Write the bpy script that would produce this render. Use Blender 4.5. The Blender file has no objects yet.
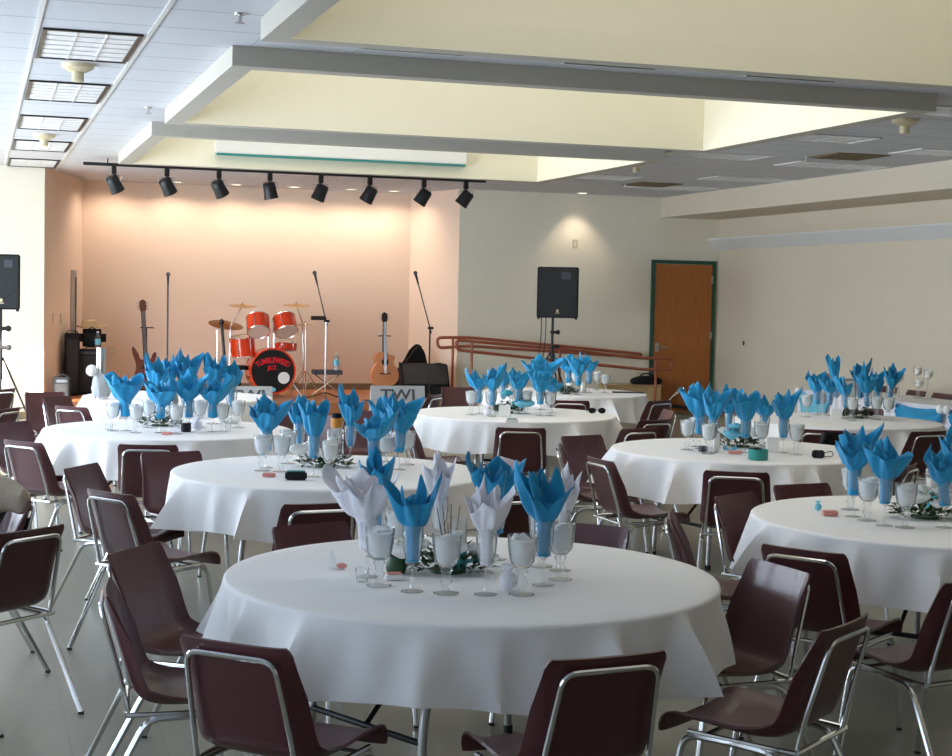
import bpy, bmesh, math, random
from mathutils import Vector, Matrix
random.seed(7)
S = bpy.context.scene
COL = S.collection
PI = math.pi
# ------------------------------------------------------------------ camera model
FPX, CAMH = 1550.93, 1.7919
PIT, ROL, TH = math.radians(2.97585), math.radians(-1.17198), math.radians(17.912)
def ray(px, py):
    u, v = px-476, py-378; c, s = math.cos(ROL), math.sin(ROL); u, v = c*u-s*v, s*u+c*v
    X = u; Y = FPX*math.cos(PIT)-v*math.sin(PIT); Z = -FPX*math.sin(PIT)-v*math.cos(PIT)
    return Vector((X*math.cos(TH)+Y*math.sin(TH), -X*math.sin(TH)+Y*math.cos(TH), Z))
def P(px, py, z):                       # point at height z seen at that pixel
    d = ray(px, py); t = (z-CAMH)/d.z
    return Vector((d.x*t, d.y*t, z))
def SY(px, py, Y):                      # point on the plane y = Y
    d = ray(px, py); t = Y/d.y
    return Vector((d.x*t, Y, CAMH+d.z*t))
def SX(px, py, X):
    d = ray(px, py); t = X/d.x
    return Vector((X, d.y*t, CAMH+d.z*t))
def SD(px, py, dep):                    # point at camera depth dep
    d = ray(px, py); k = d.x*math.sin(TH)+d.y*math.cos(TH); t = dep/k
    return Vector((d.x*t, d.y*t, CAMH+d.z*t))
def depth(p): return p.x*math.sin(TH)+p.y*math.cos(TH)
def room(xc, yc): return (xc*math.cos(TH)+yc*math.sin(TH), -xc*math.sin(TH)+yc*math.cos(TH))
RIGHT = Vector((math.cos(TH), -math.sin(TH), 0)); FWD = Vector((math.sin(TH), math.cos(TH), 0))
cam = bpy.data.objects.new('camera', bpy.data.cameras.new('camera'))
COL.objects.link(cam)
F3 = FWD*math.cos(PIT)+Vector((0, 0, -math.sin(PIT))); U3 = FWD*math.sin(PIT)+Vector((0, 0, math.cos(PIT)))
c, s = math.cos(ROL), math.sin(ROL)
rx = RIGHT*c - U3*s; up = RIGHT*s + U3*c
M = Matrix((rx, up, -F3)).transposed().to_4x4(); M.translation = (0, 0, CAMH)
cam.matrix_world = M
cam.data.sensor_width = 36; cam.data.lens = FPX/952*36; cam.data.clip_end = 200; cam.data.clip_start = .05
S.camera = cam
# ------------------------------------------------------------------ materials
def mat(name, col, rough=.6, metal=0, bump=0, bscale=40, var=0, vscale=6, spec=.5, coat=0, sheen=0, emis=None, trans=0, alpha=1):
    m = bpy.data.materials.new(name); m.use_nodes = True; nt = m.node_tree; b = nt.nodes['Principled BSDF']
    b.inputs['Base Color'].default_value = (*col, 1); b.inputs['Roughness'].default_value = rough
    b.inputs['Metallic'].default_value = metal; b.inputs['Specular IOR Level'].default_value = spec
    b.inputs['Coat Weight'].default_value = coat; b.inputs['Sheen Weight'].default_value = sheen
    b.inputs['Transmission Weight'].default_value = trans; b.inputs['Alpha'].default_value = alpha
    tc = nt.nodes.new('ShaderNodeTexCoord')
    n = nt.nodes.new('ShaderNodeTexNoise'); n.inputs['Scale'].default_value = vscale; n.inputs['Detail'].default_value = 4
    nt.links.new(tc.outputs['Object'], n.inputs['Vector'])
    mx = nt.nodes.new('ShaderNodeMix'); mx.data_type = 'RGBA'
    v = max(var, .02)
    mx.inputs[6].default_value = (*[x*(1-v) for x in col], 1); mx.inputs[7].default_value = (*[min(1, x*(1+v)) for x in col], 1)
    nt.links.new(n.outputs['Fac'], mx.inputs[0]); nt.links.new(mx.outputs[2], b.inputs['Base Color'])
    if bump:
        n2 = nt.nodes.new('ShaderNodeTexNoise'); n2.inputs['Scale'].default_value = bscale
        nt.links.new(tc.outputs['Object'], n2.inputs['Vector'])
        bp = nt.nodes.new('ShaderNodeBump'); bp.inputs['Strength'].default_value = bump; bp.inputs['Distance'].default_value = .01
        nt.links.new(n2.outputs['Fac'], bp.inputs['Height']); nt.links.new(bp.outputs['Normal'], b.inputs['Normal'])
    if emis:
        b.inputs['Emission Color'].default_value = (*emis[0], 1); b.inputs['Emission Strength'].default_value = emis[1]
    return m
def hexc(r, g, b): return tuple(((x/255)/12.92 if x/255 < .04045 else ((x/255+.055)/1.055)**2.4) for x in (r, g, b))
def glassy(name, tint, gl=.5, milk=0, milkcol=(.9, .93, .93)):
    m = bpy.data.materials.new(name); m.use_nodes = True; nt = m.node_tree; nt.nodes.clear()
    out = nt.nodes.new('ShaderNodeOutputMaterial'); tr = nt.nodes.new('ShaderNodeBsdfTransparent'); tr.inputs[0].default_value = (*tint, 1)
    g = nt.nodes.new('ShaderNodeBsdfGlossy'); g.inputs['Roughness'].default_value = .06
    lw = nt.nodes.new('ShaderNodeLayerWeight'); lw.inputs[0].default_value = gl
    n = nt.nodes.new('ShaderNodeTexNoise'); n.inputs['Scale'].default_value = 60
    tc = nt.nodes.new('ShaderNodeTexCoord'); nt.links.new(tc.outputs['Object'], n.inputs['Vector'])
    bp = nt.nodes.new('ShaderNodeBump'); bp.inputs['Strength'].default_value = .5; bp.inputs['Distance'].default_value = .01
    nt.links.new(n.outputs['Fac'], bp.inputs['Height']); nt.links.new(bp.outputs['Normal'], g.inputs['Normal'])
    mx = nt.nodes.new('ShaderNodeMixShader'); nt.links.new(lw.outputs['Fresnel'], mx.inputs[0]); nt.links.new(tr.outputs[0], mx.inputs[1]); nt.links.new(g.outputs[0], mx.inputs[2])
    last = mx
    if milk:
        d = nt.nodes.new('ShaderNodeBsdfPrincipled'); d.inputs['Base Color'].default_value = (*milkcol, 1); d.inputs['Roughness'].default_value = .15
        m2 = nt.nodes.new('ShaderNodeMixShader'); m2.inputs[0].default_value = milk
        nt.links.new(last.outputs[0], m2.inputs[1]); nt.links.new(d.outputs[0], m2.inputs[2]); last = m2
    nt.links.new(last.outputs[0], out.inputs[0]); return m
K = {}
K['wall'] = mat('wall_paint', hexc(238, 231, 212), .8, bump=.05, bscale=200, var=.015)
K['stagewall'] = mat('warm_lit_stage_wall', hexc(230, 208, 188), .8, bump=.05, bscale=200, var=.02, vscale=2)  # cream wall paint with the warm stage light put into the colour
K['rwall'] = mat('shaded_right_wall', hexc(218, 206, 184), .8, bump=.08, bscale=150, var=.03)  # same wall paint, its shade put into the colour
K['well'] = mat('light_well_paint', hexc(232, 226, 204), .85, bump=.03, bscale=150)
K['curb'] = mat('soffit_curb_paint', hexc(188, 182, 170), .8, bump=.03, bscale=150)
K['white'] = mat('white_enamel', hexc(225, 225, 222), .45)
K['shell'] = mat('burgundy_plastic', hexc(78, 36, 40), .36, bump=.12, bscale=260, var=.08, coat=.1)
K['chrome'] = mat('chrome_tube', (.72, .73, .74), .16, 1)
K['rubber'] = mat('dark_rubber', (.02, .02, .02), .7)
K['blackmetal'] = mat('black_metal', (.018, .018, .02), .4, .3)
K['black'] = mat('black_vinyl', (.012, .012, .014), .6, bump=.2, bscale=150, spec=.2)
K['grille'] = mat('speaker_grille', (.015, .016, .018), .6, bump=.4, bscale=400)
K['steel'] = mat('brushed_steel', (.5, .5, .51), .3, 1, var=.1)
K['blue'] = mat('blue_napkin', hexc(24, 146, 196), .85, bump=.15, bscale=600, var=.06, sheen=.3)
K['wnap'] = mat('white_napkin', hexc(238, 236, 244), .85, bump=.15, bscale=600, var=.02, sheen=.3)
K['cloth'] = mat('white_tablecloth', hexc(240, 238, 238), .9, bump=.55, bscale=4.5, var=.01)
K['table'] = mat('folding_table_top', hexc(150, 130, 105), .5)
K['leaf'] = mat('dark_green_leaf', hexc(38, 72, 38), .5, var=.4, vscale=30)
K['rose'] = mat('white_rose', hexc(244, 246, 244), .7, var=.05, vscale=40)
K['turq'] = mat('turquoise', hexc(60, 175, 190), .5, var=.1)
K['lturq'] = mat('light_turquoise', hexc(120, 200, 225), .6, var=.1)
K['teal'] = mat('teal_tin', hexc(40, 140, 135), .35, var=.05)
K['candle'] = mat('white_wax', hexc(240, 236, 226), .5)
K['paper'] = mat('white_card', hexc(236, 236, 232), .8)
K['ink'] = mat('grey_ink', hexc(70, 74, 82), .7)
K['signgrey'] = mat('grey_sign_face', hexc(168, 170, 172), .75, var=.06, vscale=25)
K['red'] = mat('orange_red_drum_shell', hexc(222, 62, 22), .25, coat=.5, var=.08)
K['skin'] = mat('drum_head', hexc(215, 195, 180), .5)
K['blackhead'] = mat('black_drum_head', (.008, .008, .01), .3)
K['redink'] = mat('red_letters', hexc(225, 25, 40), .5)
K['cymbal'] = mat('bronze_cymbal', hexc(190, 150, 95), .3, .9)
K['rail'] = mat('brown_painted_rail', hexc(158, 84, 58), .4, var=.05)
K['wood'] = mat('spruce_guitar_top', hexc(214, 142, 96), .35, var=.08)
K['darkwood'] = mat('dark_red_wood', hexc(86, 34, 20), .3, var=.15, coat=.3)
K['fret'] = mat('dark_fretboard', hexc(44, 28, 22), .5)
K['straw'] = mat('straw_hat', hexc(205, 180, 140), .8, bump=.3, bscale=300)
K['tan'] = mat('tan_board', hexc(196, 165, 118), .6, var=.06)
K['green'] = mat('green_door_frame', hexc(34, 80, 66), .4)
K['plate'] = mat('ivory_plate', hexc(215, 200, 165), .5)
K['brown'] = mat('brown_vent', hexc(128, 112, 84), .6)
K['beige'] = mat('beige_coat', hexc(186, 172, 156), .85, bump=.3, bscale=30, var=.12, vscale=14)
K['peach'] = mat('peach_petal', hexc(235, 140, 110), .6)
K['pink'] = mat('pink_candy', hexc(215, 140, 130), .5, var=.2, vscale=120)
K['amber'] = mat('amber_lid', hexc(225, 140, 40), .4)
K['glass'] = glassy('clear_glass', (.985, .99, .99), .12, .10)
K['ice'] = glassy('ice_and_water', (.97, .98, .98), .3, .66, (.97, .98, .98))
K['bottle'] = glassy('clear_plastic', (.85, .9, .95), .4, .15)
K['stagefloor'] = mat('stage_wood', hexc(176, 112, 70), .45, var=.12, vscale=3)
K['lens'] = mat('lamp_reflector', (.8, .8, .78), .2, 1)
K['troffer'] = mat('troffer_reflector', (.9, .9, .9), .4)
K['louvre'] = mat('troffer_louvre', (.75, .76, .78), .4, .3)

def door_wood():
    m = mat('orange_oak_veneer', hexc(178, 104, 44), .4); nt = m.node_tree; b = nt.nodes['Principled BSDF']
    tc = nt.nodes.new('ShaderNodeTexCoord'); mp = nt.nodes.new('ShaderNodeMapping'); mp.inputs['Scale'].default_value = (14, 14, 1.2)
    n = nt.nodes.new('ShaderNodeTexNoise'); n.inputs['Scale'].default_value = 2.5; n.inputs['Detail'].default_value = 8
    r = nt.nodes.new('ShaderNodeValToRGB'); r.color_ramp.elements[0].color = (*hexc(150, 84, 34), 1); r.color_ramp.elements[1].color = (*hexc(196, 122, 58), 1)
    nt.links.new(tc.outputs['Object'], mp.inputs[0]); nt.links.new(mp.outputs[0], n.inputs['Vector']); nt.links.new(n.outputs['Fac'], r.inputs[0]); nt.links.new(r.outputs[0], b.inputs['Base Color']); return m
K['door'] = door_wood()
def line_mat(name, base, line, spx, spy, ox, oy, w, rough, bump=.1, bscale=120, wx=None, var=.03, vscale=.6):
    m = mat(name, base, rough, bump=bump, bscale=bscale); nt = m.node_tree; b = nt.nodes['Principled BSDF']
    tc = nt.nodes.new('ShaderNodeTexCoord'); sp = nt.nodes.new('ShaderNodeSeparateXYZ'); nt.links.new(tc.outputs['Object'], sp.inputs[0])
    def cmp(sock, per, off, wid):
        a = nt.nodes.new('ShaderNodeMath'); a.operation = 'SUBTRACT'; nt.links.new(sock, a.inputs[0]); a.inputs[1].default_value = off-wid/2
        d = nt.nodes.new('ShaderNodeMath'); d.operation = 'FLOORED_MODULO'; nt.links.new(a.outputs[0], d.inputs[0]); d.inputs[1].default_value = per
        e = nt.nodes.new('ShaderNodeMath'); e.operation = 'LESS_THAN'; nt.links.new(d.outputs[0], e.inputs[0]); e.inputs[1].default_value = wid; return e
    e1 = cmp(sp.outputs['X'], spx, ox, wx or w); e2 = cmp(sp.outputs['Y'], spy, oy, w)
    mxx = nt.nodes.new('ShaderNodeMath'); mxx.operation = 'MAXIMUM'; nt.links.new(e1.outputs[0], mxx.inputs[0]); nt.links.new(e2.outputs[0], mxx.inputs[1])
    n = nt.nodes.new('ShaderNodeTexNoise'); n.inputs['Scale'].default_value = vscale; n.inputs['Detail'].default_value = 6; nt.links.new(tc.outputs['Object'], n.inputs['Vector'])
    bm_ = nt.nodes.new('ShaderNodeMix'); bm_.data_type = 'RGBA'; nt.links.new(n.outputs['Fac'], bm_.inputs[0])
    bm_.inputs[6].default_value = (*[x*(1-var*2) for x in base], 1); bm_.inputs[7].default_value = (*[x*(1+var*2) for x in base], 1)
    mx = nt.nodes.new('ShaderNodeMix'); mx.data_type = 'RGBA'; nt.links.new(mxx.outputs[0], mx.inputs[0]); nt.links.new(bm_.outputs[2], mx.inputs[6]); mx.inputs[7].default_value = (*line, 1)
    nt.links.new(mx.outputs[2], b.inputs['Base Color']); return m
K['ceil'] = line_mat('acoustic_ceiling_tile', hexc(208, 209, 214), hexc(160, 161, 166), .697, .6525, .366, .2, .018, .9, wx=.006)
K['floor'] = line_mat('grey_vinyl_tile', hexc(132, 130, 116), hexc(120, 118, 104), .36, .36, 0, 0, .006, .3, bump=.02, bscale=30, var=.06, vscale=1.3)
# ------------------------------------------------------------------ mesh helpers
def NB(): return bmesh.new()
def link(name, bm, m, parent=None, smooth=False, loc=None):
    bmesh.ops.recalc_face_normals(bm, faces=bm.faces)
    me = bpy.data.meshes.new(name); bm.to_mesh(me); bm.free()
    for x in (m if isinstance(m, (list, tuple)) else [m]): me.materials.append(x)
    if smooth:
        for p in me.polygons: p.use_smooth = True
        try: me.set_sharp_from_angle(angle=math.radians(42))
        except Exception: pass
    o = bpy.data.objects.new(name, me); COL.objects.link(o)
    if parent: o.parent = parent
    if loc is not None: o.location = loc
    return o
def box(bm, x0, x1, y0, y1, z0, z1, bev=0, mtx=None):
    r = bmesh.ops.create_cube(bm, size=1, matrix=Matrix.Translation(((x0+x1)/2, (y0+y1)/2, (z0+z1)/2)) @ Matrix.Diagonal((abs(x1-x0), abs(y1-y0), abs(z1-z0), 1)))
    vs = r['verts']
    if bev:
        es = list({e for v in vs for e in v.link_edges})
        rr = bmesh.ops.bevel(bm, geom=es, offset=bev, segments=2, affect='EDGES'); vs = list({v for f in rr['faces'] for v in f.verts} | {v for v in vs if v.is_valid})
        # include all verts connected
        st = list(vs); seen = set(st)
        while st:
            v = st.pop()
            for e in v.link_edges:
                w = e.other_vert(v)
                if w not in seen: seen.add(w); st.append(w)
        vs = list(seen)
    if mtx: bmesh.ops.transform(bm, matrix=mtx, verts=vs)
    return vs
def fillet(pts, r, n=5, closed=False):
    out = []; N = len(pts)
    for i, p in enumerate(pts):
        if not closed and i in (0, N-1): out.append(Vector(p)); continue
        p = Vector(p); a = Vector(pts[i-1]); b = Vector(pts[(i+1) % N])
        da, db = (a-p), (b-p); ra = min(r, da.length*.45, db.length*.45)
        pa = p+da.normalized()*ra; pb = p+db.normalized()*ra
        for k in range(n+1):
            t = k/n; out.append(pa*(1-t)**2+p*2*t*(1-t)+pb*t*t)
    return out
def tube(bm, pts, r, seg=8, closed=False, caps=True):
    pts = [Vector(p) for p in pts]; N = len(pts); rings = []
    if not hasattr(r, '__len__'): r = [r]*N
    prev = None
    for i, p in enumerate(pts):
        a = pts[i-1] if (i > 0 or closed) else p; b = pts[(i+1) % N] if (i < N-1 or closed) else p
        t = (b-a).normalized()
        if prev is None:
            n = t.cross(Vector((0, 0, 1)));
            if n.length < .1: n = t.cross(Vector((1, 0, 0)))
        else: n = prev-t*prev.dot(t)
        n.normalize(); prev = n; bn = t.cross(n)
        rings.append([bm.verts.new(p+(n*math.cos(2*PI*k/seg)+bn*math.sin(2*PI*k/seg))*r[i]) for k in range(seg)])
    for i in range(N if closed else N-1):
        A, B = rings[i], rings[(i+1) % N]
        for k in range(seg): bm.faces.new((A[k], A[(k+1) % seg], B[(k+1) % seg], B[k]))
    if caps and not closed: bm.faces.new(rings[0]); bm.faces.new(rings[-1])
def lathe(bm, prof, seg=20, c=(0, 0, 0), mtx=None, wob=None):
    rings = []; vs = []
    for (r, z) in prof:
        if r < 1e-5: ring = [bm.verts.new((c[0], c[1], c[2]+z))]
        else: ring = [bm.verts.new((c[0]+r*(1+(wob(2*PI*k/seg, z) if wob else 0))*math.cos(2*PI*k/seg), c[1]+r*(1+(wob(2*PI*k/seg, z) if wob else 0))*math.sin(2*PI*k/seg), c[2]+z)) for k in range(seg)]
        rings.append(ring); vs += ring
    for A, B in zip(rings, rings[1:]):
        for k in range(seg):
            if len(A) == 1 and len(B) == 1: break
            if len(A) == 1: bm.faces.new((A[0], B[(k+1) % seg], B[k]))
            elif len(B) == 1: bm.faces.new((A[k], A[(k+1) % seg], B[0]))
            else: bm.faces.new((A[k], A[(k+1) % seg], B[(k+1) % seg], B[k]))
    if mtx: bmesh.ops.transform(bm, matrix=mtx, verts=vs)
    return vs
def prism(bm, outline, z0, z1, mtx=None):       # outline in local xy, extruded in z
    a = [bm.verts.new((x, y, z0)) for x, y in outline]; b = [bm.verts.new((x, y, z1)) for x, y in outline]
    bm.faces.new(a); bm.faces.new(b)
    n = len(a)
    for i in range(n): bm.faces.new((a[i], a[(i+1) % n], b[(i+1) % n], b[i]))
    if mtx: bmesh.ops.transform(bm, matrix=mtx, verts=a+b)
    return a+b
def sphere(bm, r, c, sz=(1, 1, 1), u=12, v=8):
    bmesh.ops.create_uvsphere(bm, u_segments=u, v_segments=v, radius=r, matrix=Matrix.Translation(c) @ Matrix.Diagonal((*sz, 1)))
def grid(bm, fn, nu, nv, closeu=False):
    vs = [[bm.verts.new(fn(i/(nu if closeu else nu-1), j/(nv-1))) for i in range(nu)] for j in range(nv)]
    for j in range(nv-1):
        for i in range(nu if closeu else nu-1): bm.faces.new((vs[j][i], vs[j][(i+1) % nu], vs[j+1][(i+1) % nu], vs[j+1][i]))
def thicken(bm, th):                      # second skin along the vertex normals, rims closed
    bmesh.ops.recalc_face_normals(bm, faces=bm.faces); bm.normal_update(); bm.verts.ensure_lookup_table()
    vs = list(bm.verts); fs = list(bm.faces); be = [(e.verts[0], e.verts[1]) for e in bm.edges if len(e.link_faces) == 1]
    m = {v: bm.verts.new(v.co-v.normal*th) for v in vs}
    for f in fs: bm.faces.new([m[v] for v in reversed(f.verts)])
    for a, b in be: bm.faces.new((a, b, m[b], m[a]))
def tag(o, label, cat, group=None, kind=None):
    if label: o['label'] = label
    if cat: o['category'] = cat
    if group: o['group'] = group
    if kind: o['kind'] = kind
    return o
def thing(name, label, cat, loc=(0, 0, 0), rz=0, group=None):
    o = bpy.data.objects.new(name, None); COL.objects.link(o); o.location = loc; o.rotation_euler = (0, 0, rz); o.empty_display_size = .1
    return tag(o, label, cat, group)
def struct(name, bm, m, smooth=False):
    o = link(name, bm, m, None, smooth); o['kind'] = 'structure'; return o
def dup(root, loc, rz, label=None, group=None, scale=None):
    r = root.copy(); COL.objects.link(r); r.location = loc; r.rotation_euler = (0, 0, rz)
    if label: r['label'] = label
    if group: r['group'] = group
    if scale: r.scale = scale
    for ch in list(root.children):
        q = ch.copy(); COL.objects.link(q); q.parent = r
        for g in ch.children:
            d = g.copy(); COL.objects.link(d); d.parent = q
    return r
USED = set()
def place(proto, loc, rz, label=None, group=None, scale=None):
    if proto.name not in USED:
        USED.add(proto.name); proto.location = loc; proto.rotation_euler = (0, 0, rz)
        if label: proto['label'] = label
        if group: proto['group'] = group
        if scale: proto.scale = scale
        return proto
    return dup(proto, loc, rz, label, group, scale)
def text_bm(bm, s, size, mtx, ext=.002, arch=0, xs=1):
    cu = bpy.data.curves.new('t', 'FONT'); cu.size = size; cu.extrude = ext; cu.align_x = 'CENTER'; cu.body = s; cu.offset = size*.022
    o = bpy.data.objects.new('t', cu); COL.objects.link(o); bpy.context.view_layer.update()
    me = bpy.data.meshes.new_from_object(o.evaluated_get(bpy.context.evaluated_depsgraph_get()))
    n0 = len(bm.verts); bm.from_mesh(me); bm.verts.ensure_lookup_table(); vs = bm.verts[n0:]
    for v in vs: v.co.x *= xs
    if arch:
        for v in vs:
            a = v.co.x/arch; rr = arch+v.co.y; v.co.x = rr*math.sin(a); v.co.y = rr*math.cos(a)-arch
    bmesh.ops.transform(bm, matrix=mtx, verts=vs)
    bpy.data.objects.remove(o); bpy.data.curves.remove(cu); bpy.data.meshes.remove(me)
# ------------------------------------------------------------------ room shell
CZ, CB = 3.45, 3.315
XL, XR, YN, YF, YS, YL = -3.2, 11.5, -4.0, 22.9, 24.4, 22.1
XA = SY(44, 300, YL).x; SBL = SY(83, 200, YS).x; SBR = SY(411, 200, YS).x; XD = SY(458, 300, YF).x
STG = .265
bm = NB(); box(bm, XL-.2, XR+.2, YN-.2, YS+.4, -.12, 0); struct('floor', bm, K['floor'])
# ceiling with three wells, plus an unseen nearest one added for more light
WX0, WX1 = 1.79, 6.98
WELLS = [(.6, 4.2), (5.6, 9.28), (10.68, 14.3), (15.72, 19.15)]
bm = NB()
segs = [YN-.2]+[y for w in WELLS for y in w]+[YS+.4]
def cbox(x0, x1, y0, y1): box(bm, x0, x1, y0, y1, CZ, CZ+.06)
cbox(XL-.2, WX0, YN-.2, YS+.4); cbox(WX1, XR+.2, YN-.2, YS+.4)
for i in range(0, len(segs), 2): cbox(WX0, WX1, segs[i], segs[i+1])
struct('ceiling', bm, K['ceil'])
n = 1
for (y0, y1) in WELLS:
    bm = NB(); t = .155
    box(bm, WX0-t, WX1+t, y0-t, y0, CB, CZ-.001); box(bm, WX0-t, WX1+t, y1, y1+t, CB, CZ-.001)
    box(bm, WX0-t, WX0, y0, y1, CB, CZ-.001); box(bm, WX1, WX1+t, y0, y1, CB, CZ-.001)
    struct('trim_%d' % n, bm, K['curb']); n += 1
    bm = NB(); zt = 5.5; d = .1
    box(bm, WX0-d, WX1+d, y1+.002, y1+d, CZ+.06, zt); box(bm, WX0-d, WX1+d, y0-d, y0-.002, CZ+.06, zt)
    box(bm, WX1+.002, WX1+d, y0, y1, CZ+.06, zt)
    box(bm, WX0-d, WX0-.002, y0, y1, CZ+.06, zt)
    struct('wall_light_well_%d' % (n-1), bm, K['well'])
    bm = NB(); box(bm, WX0-.4, WX1+d, y0-d, y1+d, zt+.001, zt+.1); struct('ceiling_light_well_%d' % (n-1), bm, K['white'])
    bm = NB()
    for (a, b_, c_, d_) in ((WX0+.0, WX1-.0, y1-.004, y1), (WX0, WX1, y0, y0+.004)): box(bm, a, b_, c_, d_, CB+.001, CZ+.06)
    box(bm, WX1-.004, WX1, y0, y1, CB+.001, CZ+.06); box(bm, WX0, WX0+.004, y0, y1, CB+.001, CZ+.06)
    struct('trim_%d' % (n+40), bm, K['well'])
# white tee bars
for i, x in enumerate((.366, 1.063)):
    bm = NB(); box(bm, x-.015, x+.015, 2, YL if i == 0 else YS-1.5, CZ-.008, CZ-.001); struct('trim_%d' % (20+i), bm, K['white'])
# walls
WH = CZ+.05
def wallquad(bm, a, b, z0=0, z1=WH, th=.12, side=1):
    a, b = Vector((*a, 0)), Vector((*b, 0)); d = (b-a).normalized(); nn = Vector((-d.y, d.x, 0))*side*th
    prism(bm, [(p.x, p.y) for p in (a, b, b+nn, a+nn)], z0, z1)
bm = NB(); wallquad(bm, (XL, YL), (XA, YL), side=1); struct('wall_stage_front_left', bm, K['wall'])
bm = NB(); wallquad(bm, (XA, YL+.001), (SBL, YS), side=1); struct('wall_stage_left', bm, K['stagewall'])
bm = NB(); wallquad(bm, (SBL, YS), (SBR, YS), side=1); struct('wall_stage_back', bm, K['stagewall'])
bm = NB(); wallquad(bm, (SBR, YS), (XD, YF), side=1); struct('wall_stage_right', bm, K['stagewall'])
bm = NB(); wallquad(bm, (XD, YF), (XR+.12, YF), side=1); struct('wall_back', bm, K['wall'])
bm = NB(); wallquad(bm, (XR, YF+.12), (XR, YN-.2), side=1); struct('wall_right', bm, K['rwall'])
bm = NB(); wallquad(bm, (XL-.12, YN), (XR+.12, YN), side=-1); struct('wall_near', bm, K['wall'])
# left wall with a row of tall windows
wins = [(-2.6, -1.0), (-.4, 1.2), (1.8, 3.4), (4.0, 5.6), (6.2, 7.8)]+[(9.62+1.56*i, 9.62+1.56*i+1.36) for i in range(7)]
bm = NB(); y = YN-.2
for (a, b) in wins:
    box(bm, XL-.12, XL, y, a, 0, WH); box(bm, XL-.12, XL, a, b, 0, .35); box(bm, XL-.12, XL, a, b, 2.85, WH); y = b
box(bm, XL-.12, XL, y, YL+.12, 0, WH)
struct('wall_left', bm, K['wall'])
for i, (a, b) in enumerate(wins):
    bm = NB(); m_ = (a+b)/2
    box(bm, XL-.09, XL-.03, a+.001, a+.05, .351, 2.849); box(bm, XL-.09, XL-.03, b-.05, b-.001, .351, 2.849)
    box(bm, XL-.09, XL-.03, a+.05, b-.05, .351, .4); box(bm, XL-.09, XL-.03, a+.05, b-.05, 2.8, 2.849); box(bm, XL-.08, XL-.04, a+.05, b-.05, 1.05, 1.1); box(bm, XL-.08, XL-.04, m_-.02, m_+.02, .4, 2.8)
    struct('window_%d' % (i+1), bm, K['white'])
bm = NB(); box(bm, -9, -6.2, -14, 4.6, -.5, 7); struct('wall_sun_blocker', bm, K['curb'])  # unseen block added to keep the sun off the nearer left windows
# right hand soffit and picture ledge
xs = P(668, 196.8, CZ).x
bm = NB(); box(bm, xs, XR-.001, YN, YF-.001, 3.13, CZ-.001); struct('trim_30', bm, K['rwall'])
bm = NB()
prism(bm, [(XR-.001, 2.82), (XR-.2, 2.82), (XR-.2, 2.80), (XR-.03, 2.64), (XR-.001, 2.64)], 0, 1, Matrix(((1, 0, 0, 0), (0, 0, -(YF-3.0), YF-.001), (0, 1, 0, 0), (0, 0, 0, 1))))
struct('trim_31', bm, K['white'])
# baseboards
def base(nm, a, b, z0=0):
    bm = NB(); wallquad(bm, a, b, z0, z0+.1, th=.015, side=-1); struct(nm, bm, K['brown'])
base('baseboard_back', (XD+.02, YF-.001), (10.25, YF-.001)); base('baseboard_right', (XR-.001, YF-.02), (XR-.001, 3)); base('baseboard_left', (XL+.01, YL-.001), (XA-.01, YL-.001))
base('baseboard_stage', (SBL+.02, YS-.001), (SBR-.02, YS-.001), STG)
# stage platform
YST = 21.5
bm = NB(); prism(bm, [(XA+.01, YST), (XD-.01, YST), (XD-.01, YF), (SBR-.005, YS-.003), (SBL+.005, YS-.003), (XA+.01, YL)], .001, STG)
struct('floor_stage', bm, K['stagefloor'])
# ramp beside the back wall
bm = NB(); rx0, rx1 = XD+.0, 10.6
prism(bm, [(rx0, .002), (rx1, .002), (rx1, .02), (rx0, STG)], 0, 1, Matrix(((1, 0, 0, 0), (0, 0, -(YF-21.75), YF-.02), (0, 1, 0, 0), (0, 0, 0, 1))))
struct('floor_ramp', bm, K['floor'])
# door
dtl, dtr = SY(651.5, 259.6, YF), SY(715.7, 261.4, YF)
dx0, dx1, dz = dtl.x, dtr.x, 2.455
d = bpy.data.objects.new('door_1', None); COL.objects.link(d); d.location = ((dx0+dx1)/2, YF, 0); d['kind'] = 'structure'
w = (dx1-dx0)/2
bm = NB()
for (a, b, z0, z1) in ((-w, -w+.06, .001, dz), (w-.06, w, .001, dz), (-w+.06, w-.06, dz-.06, dz)): box(bm, a, b, -.04, -.001, z0, z1, .004)
link('door_frame', bm, K['green'], d)
bm = NB(); box(bm, -w+.065, w-.065, -.03, -.002, .012, dz-.065, .002); dl = link('door_leaf', bm, K['door'], d)
bm = NB(); tube(bm, [(-w+.12, -.03, 1.05), (-w+.12, -.09, 1.05), (-w+.28, -.09, 1.05)], .014); box(bm, -w+.09, -w+.15, -.036, -.03, .98, 1.12); link('door_handle', bm, K['steel'], dl, True)
for z in (.3, 1.25, 2.15):
    bm = NB(); box(bm, w-.09, w-.055, -.046, -.03, z-.06, z+.06); link('hinge', bm, K['steel'], d)
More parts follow.
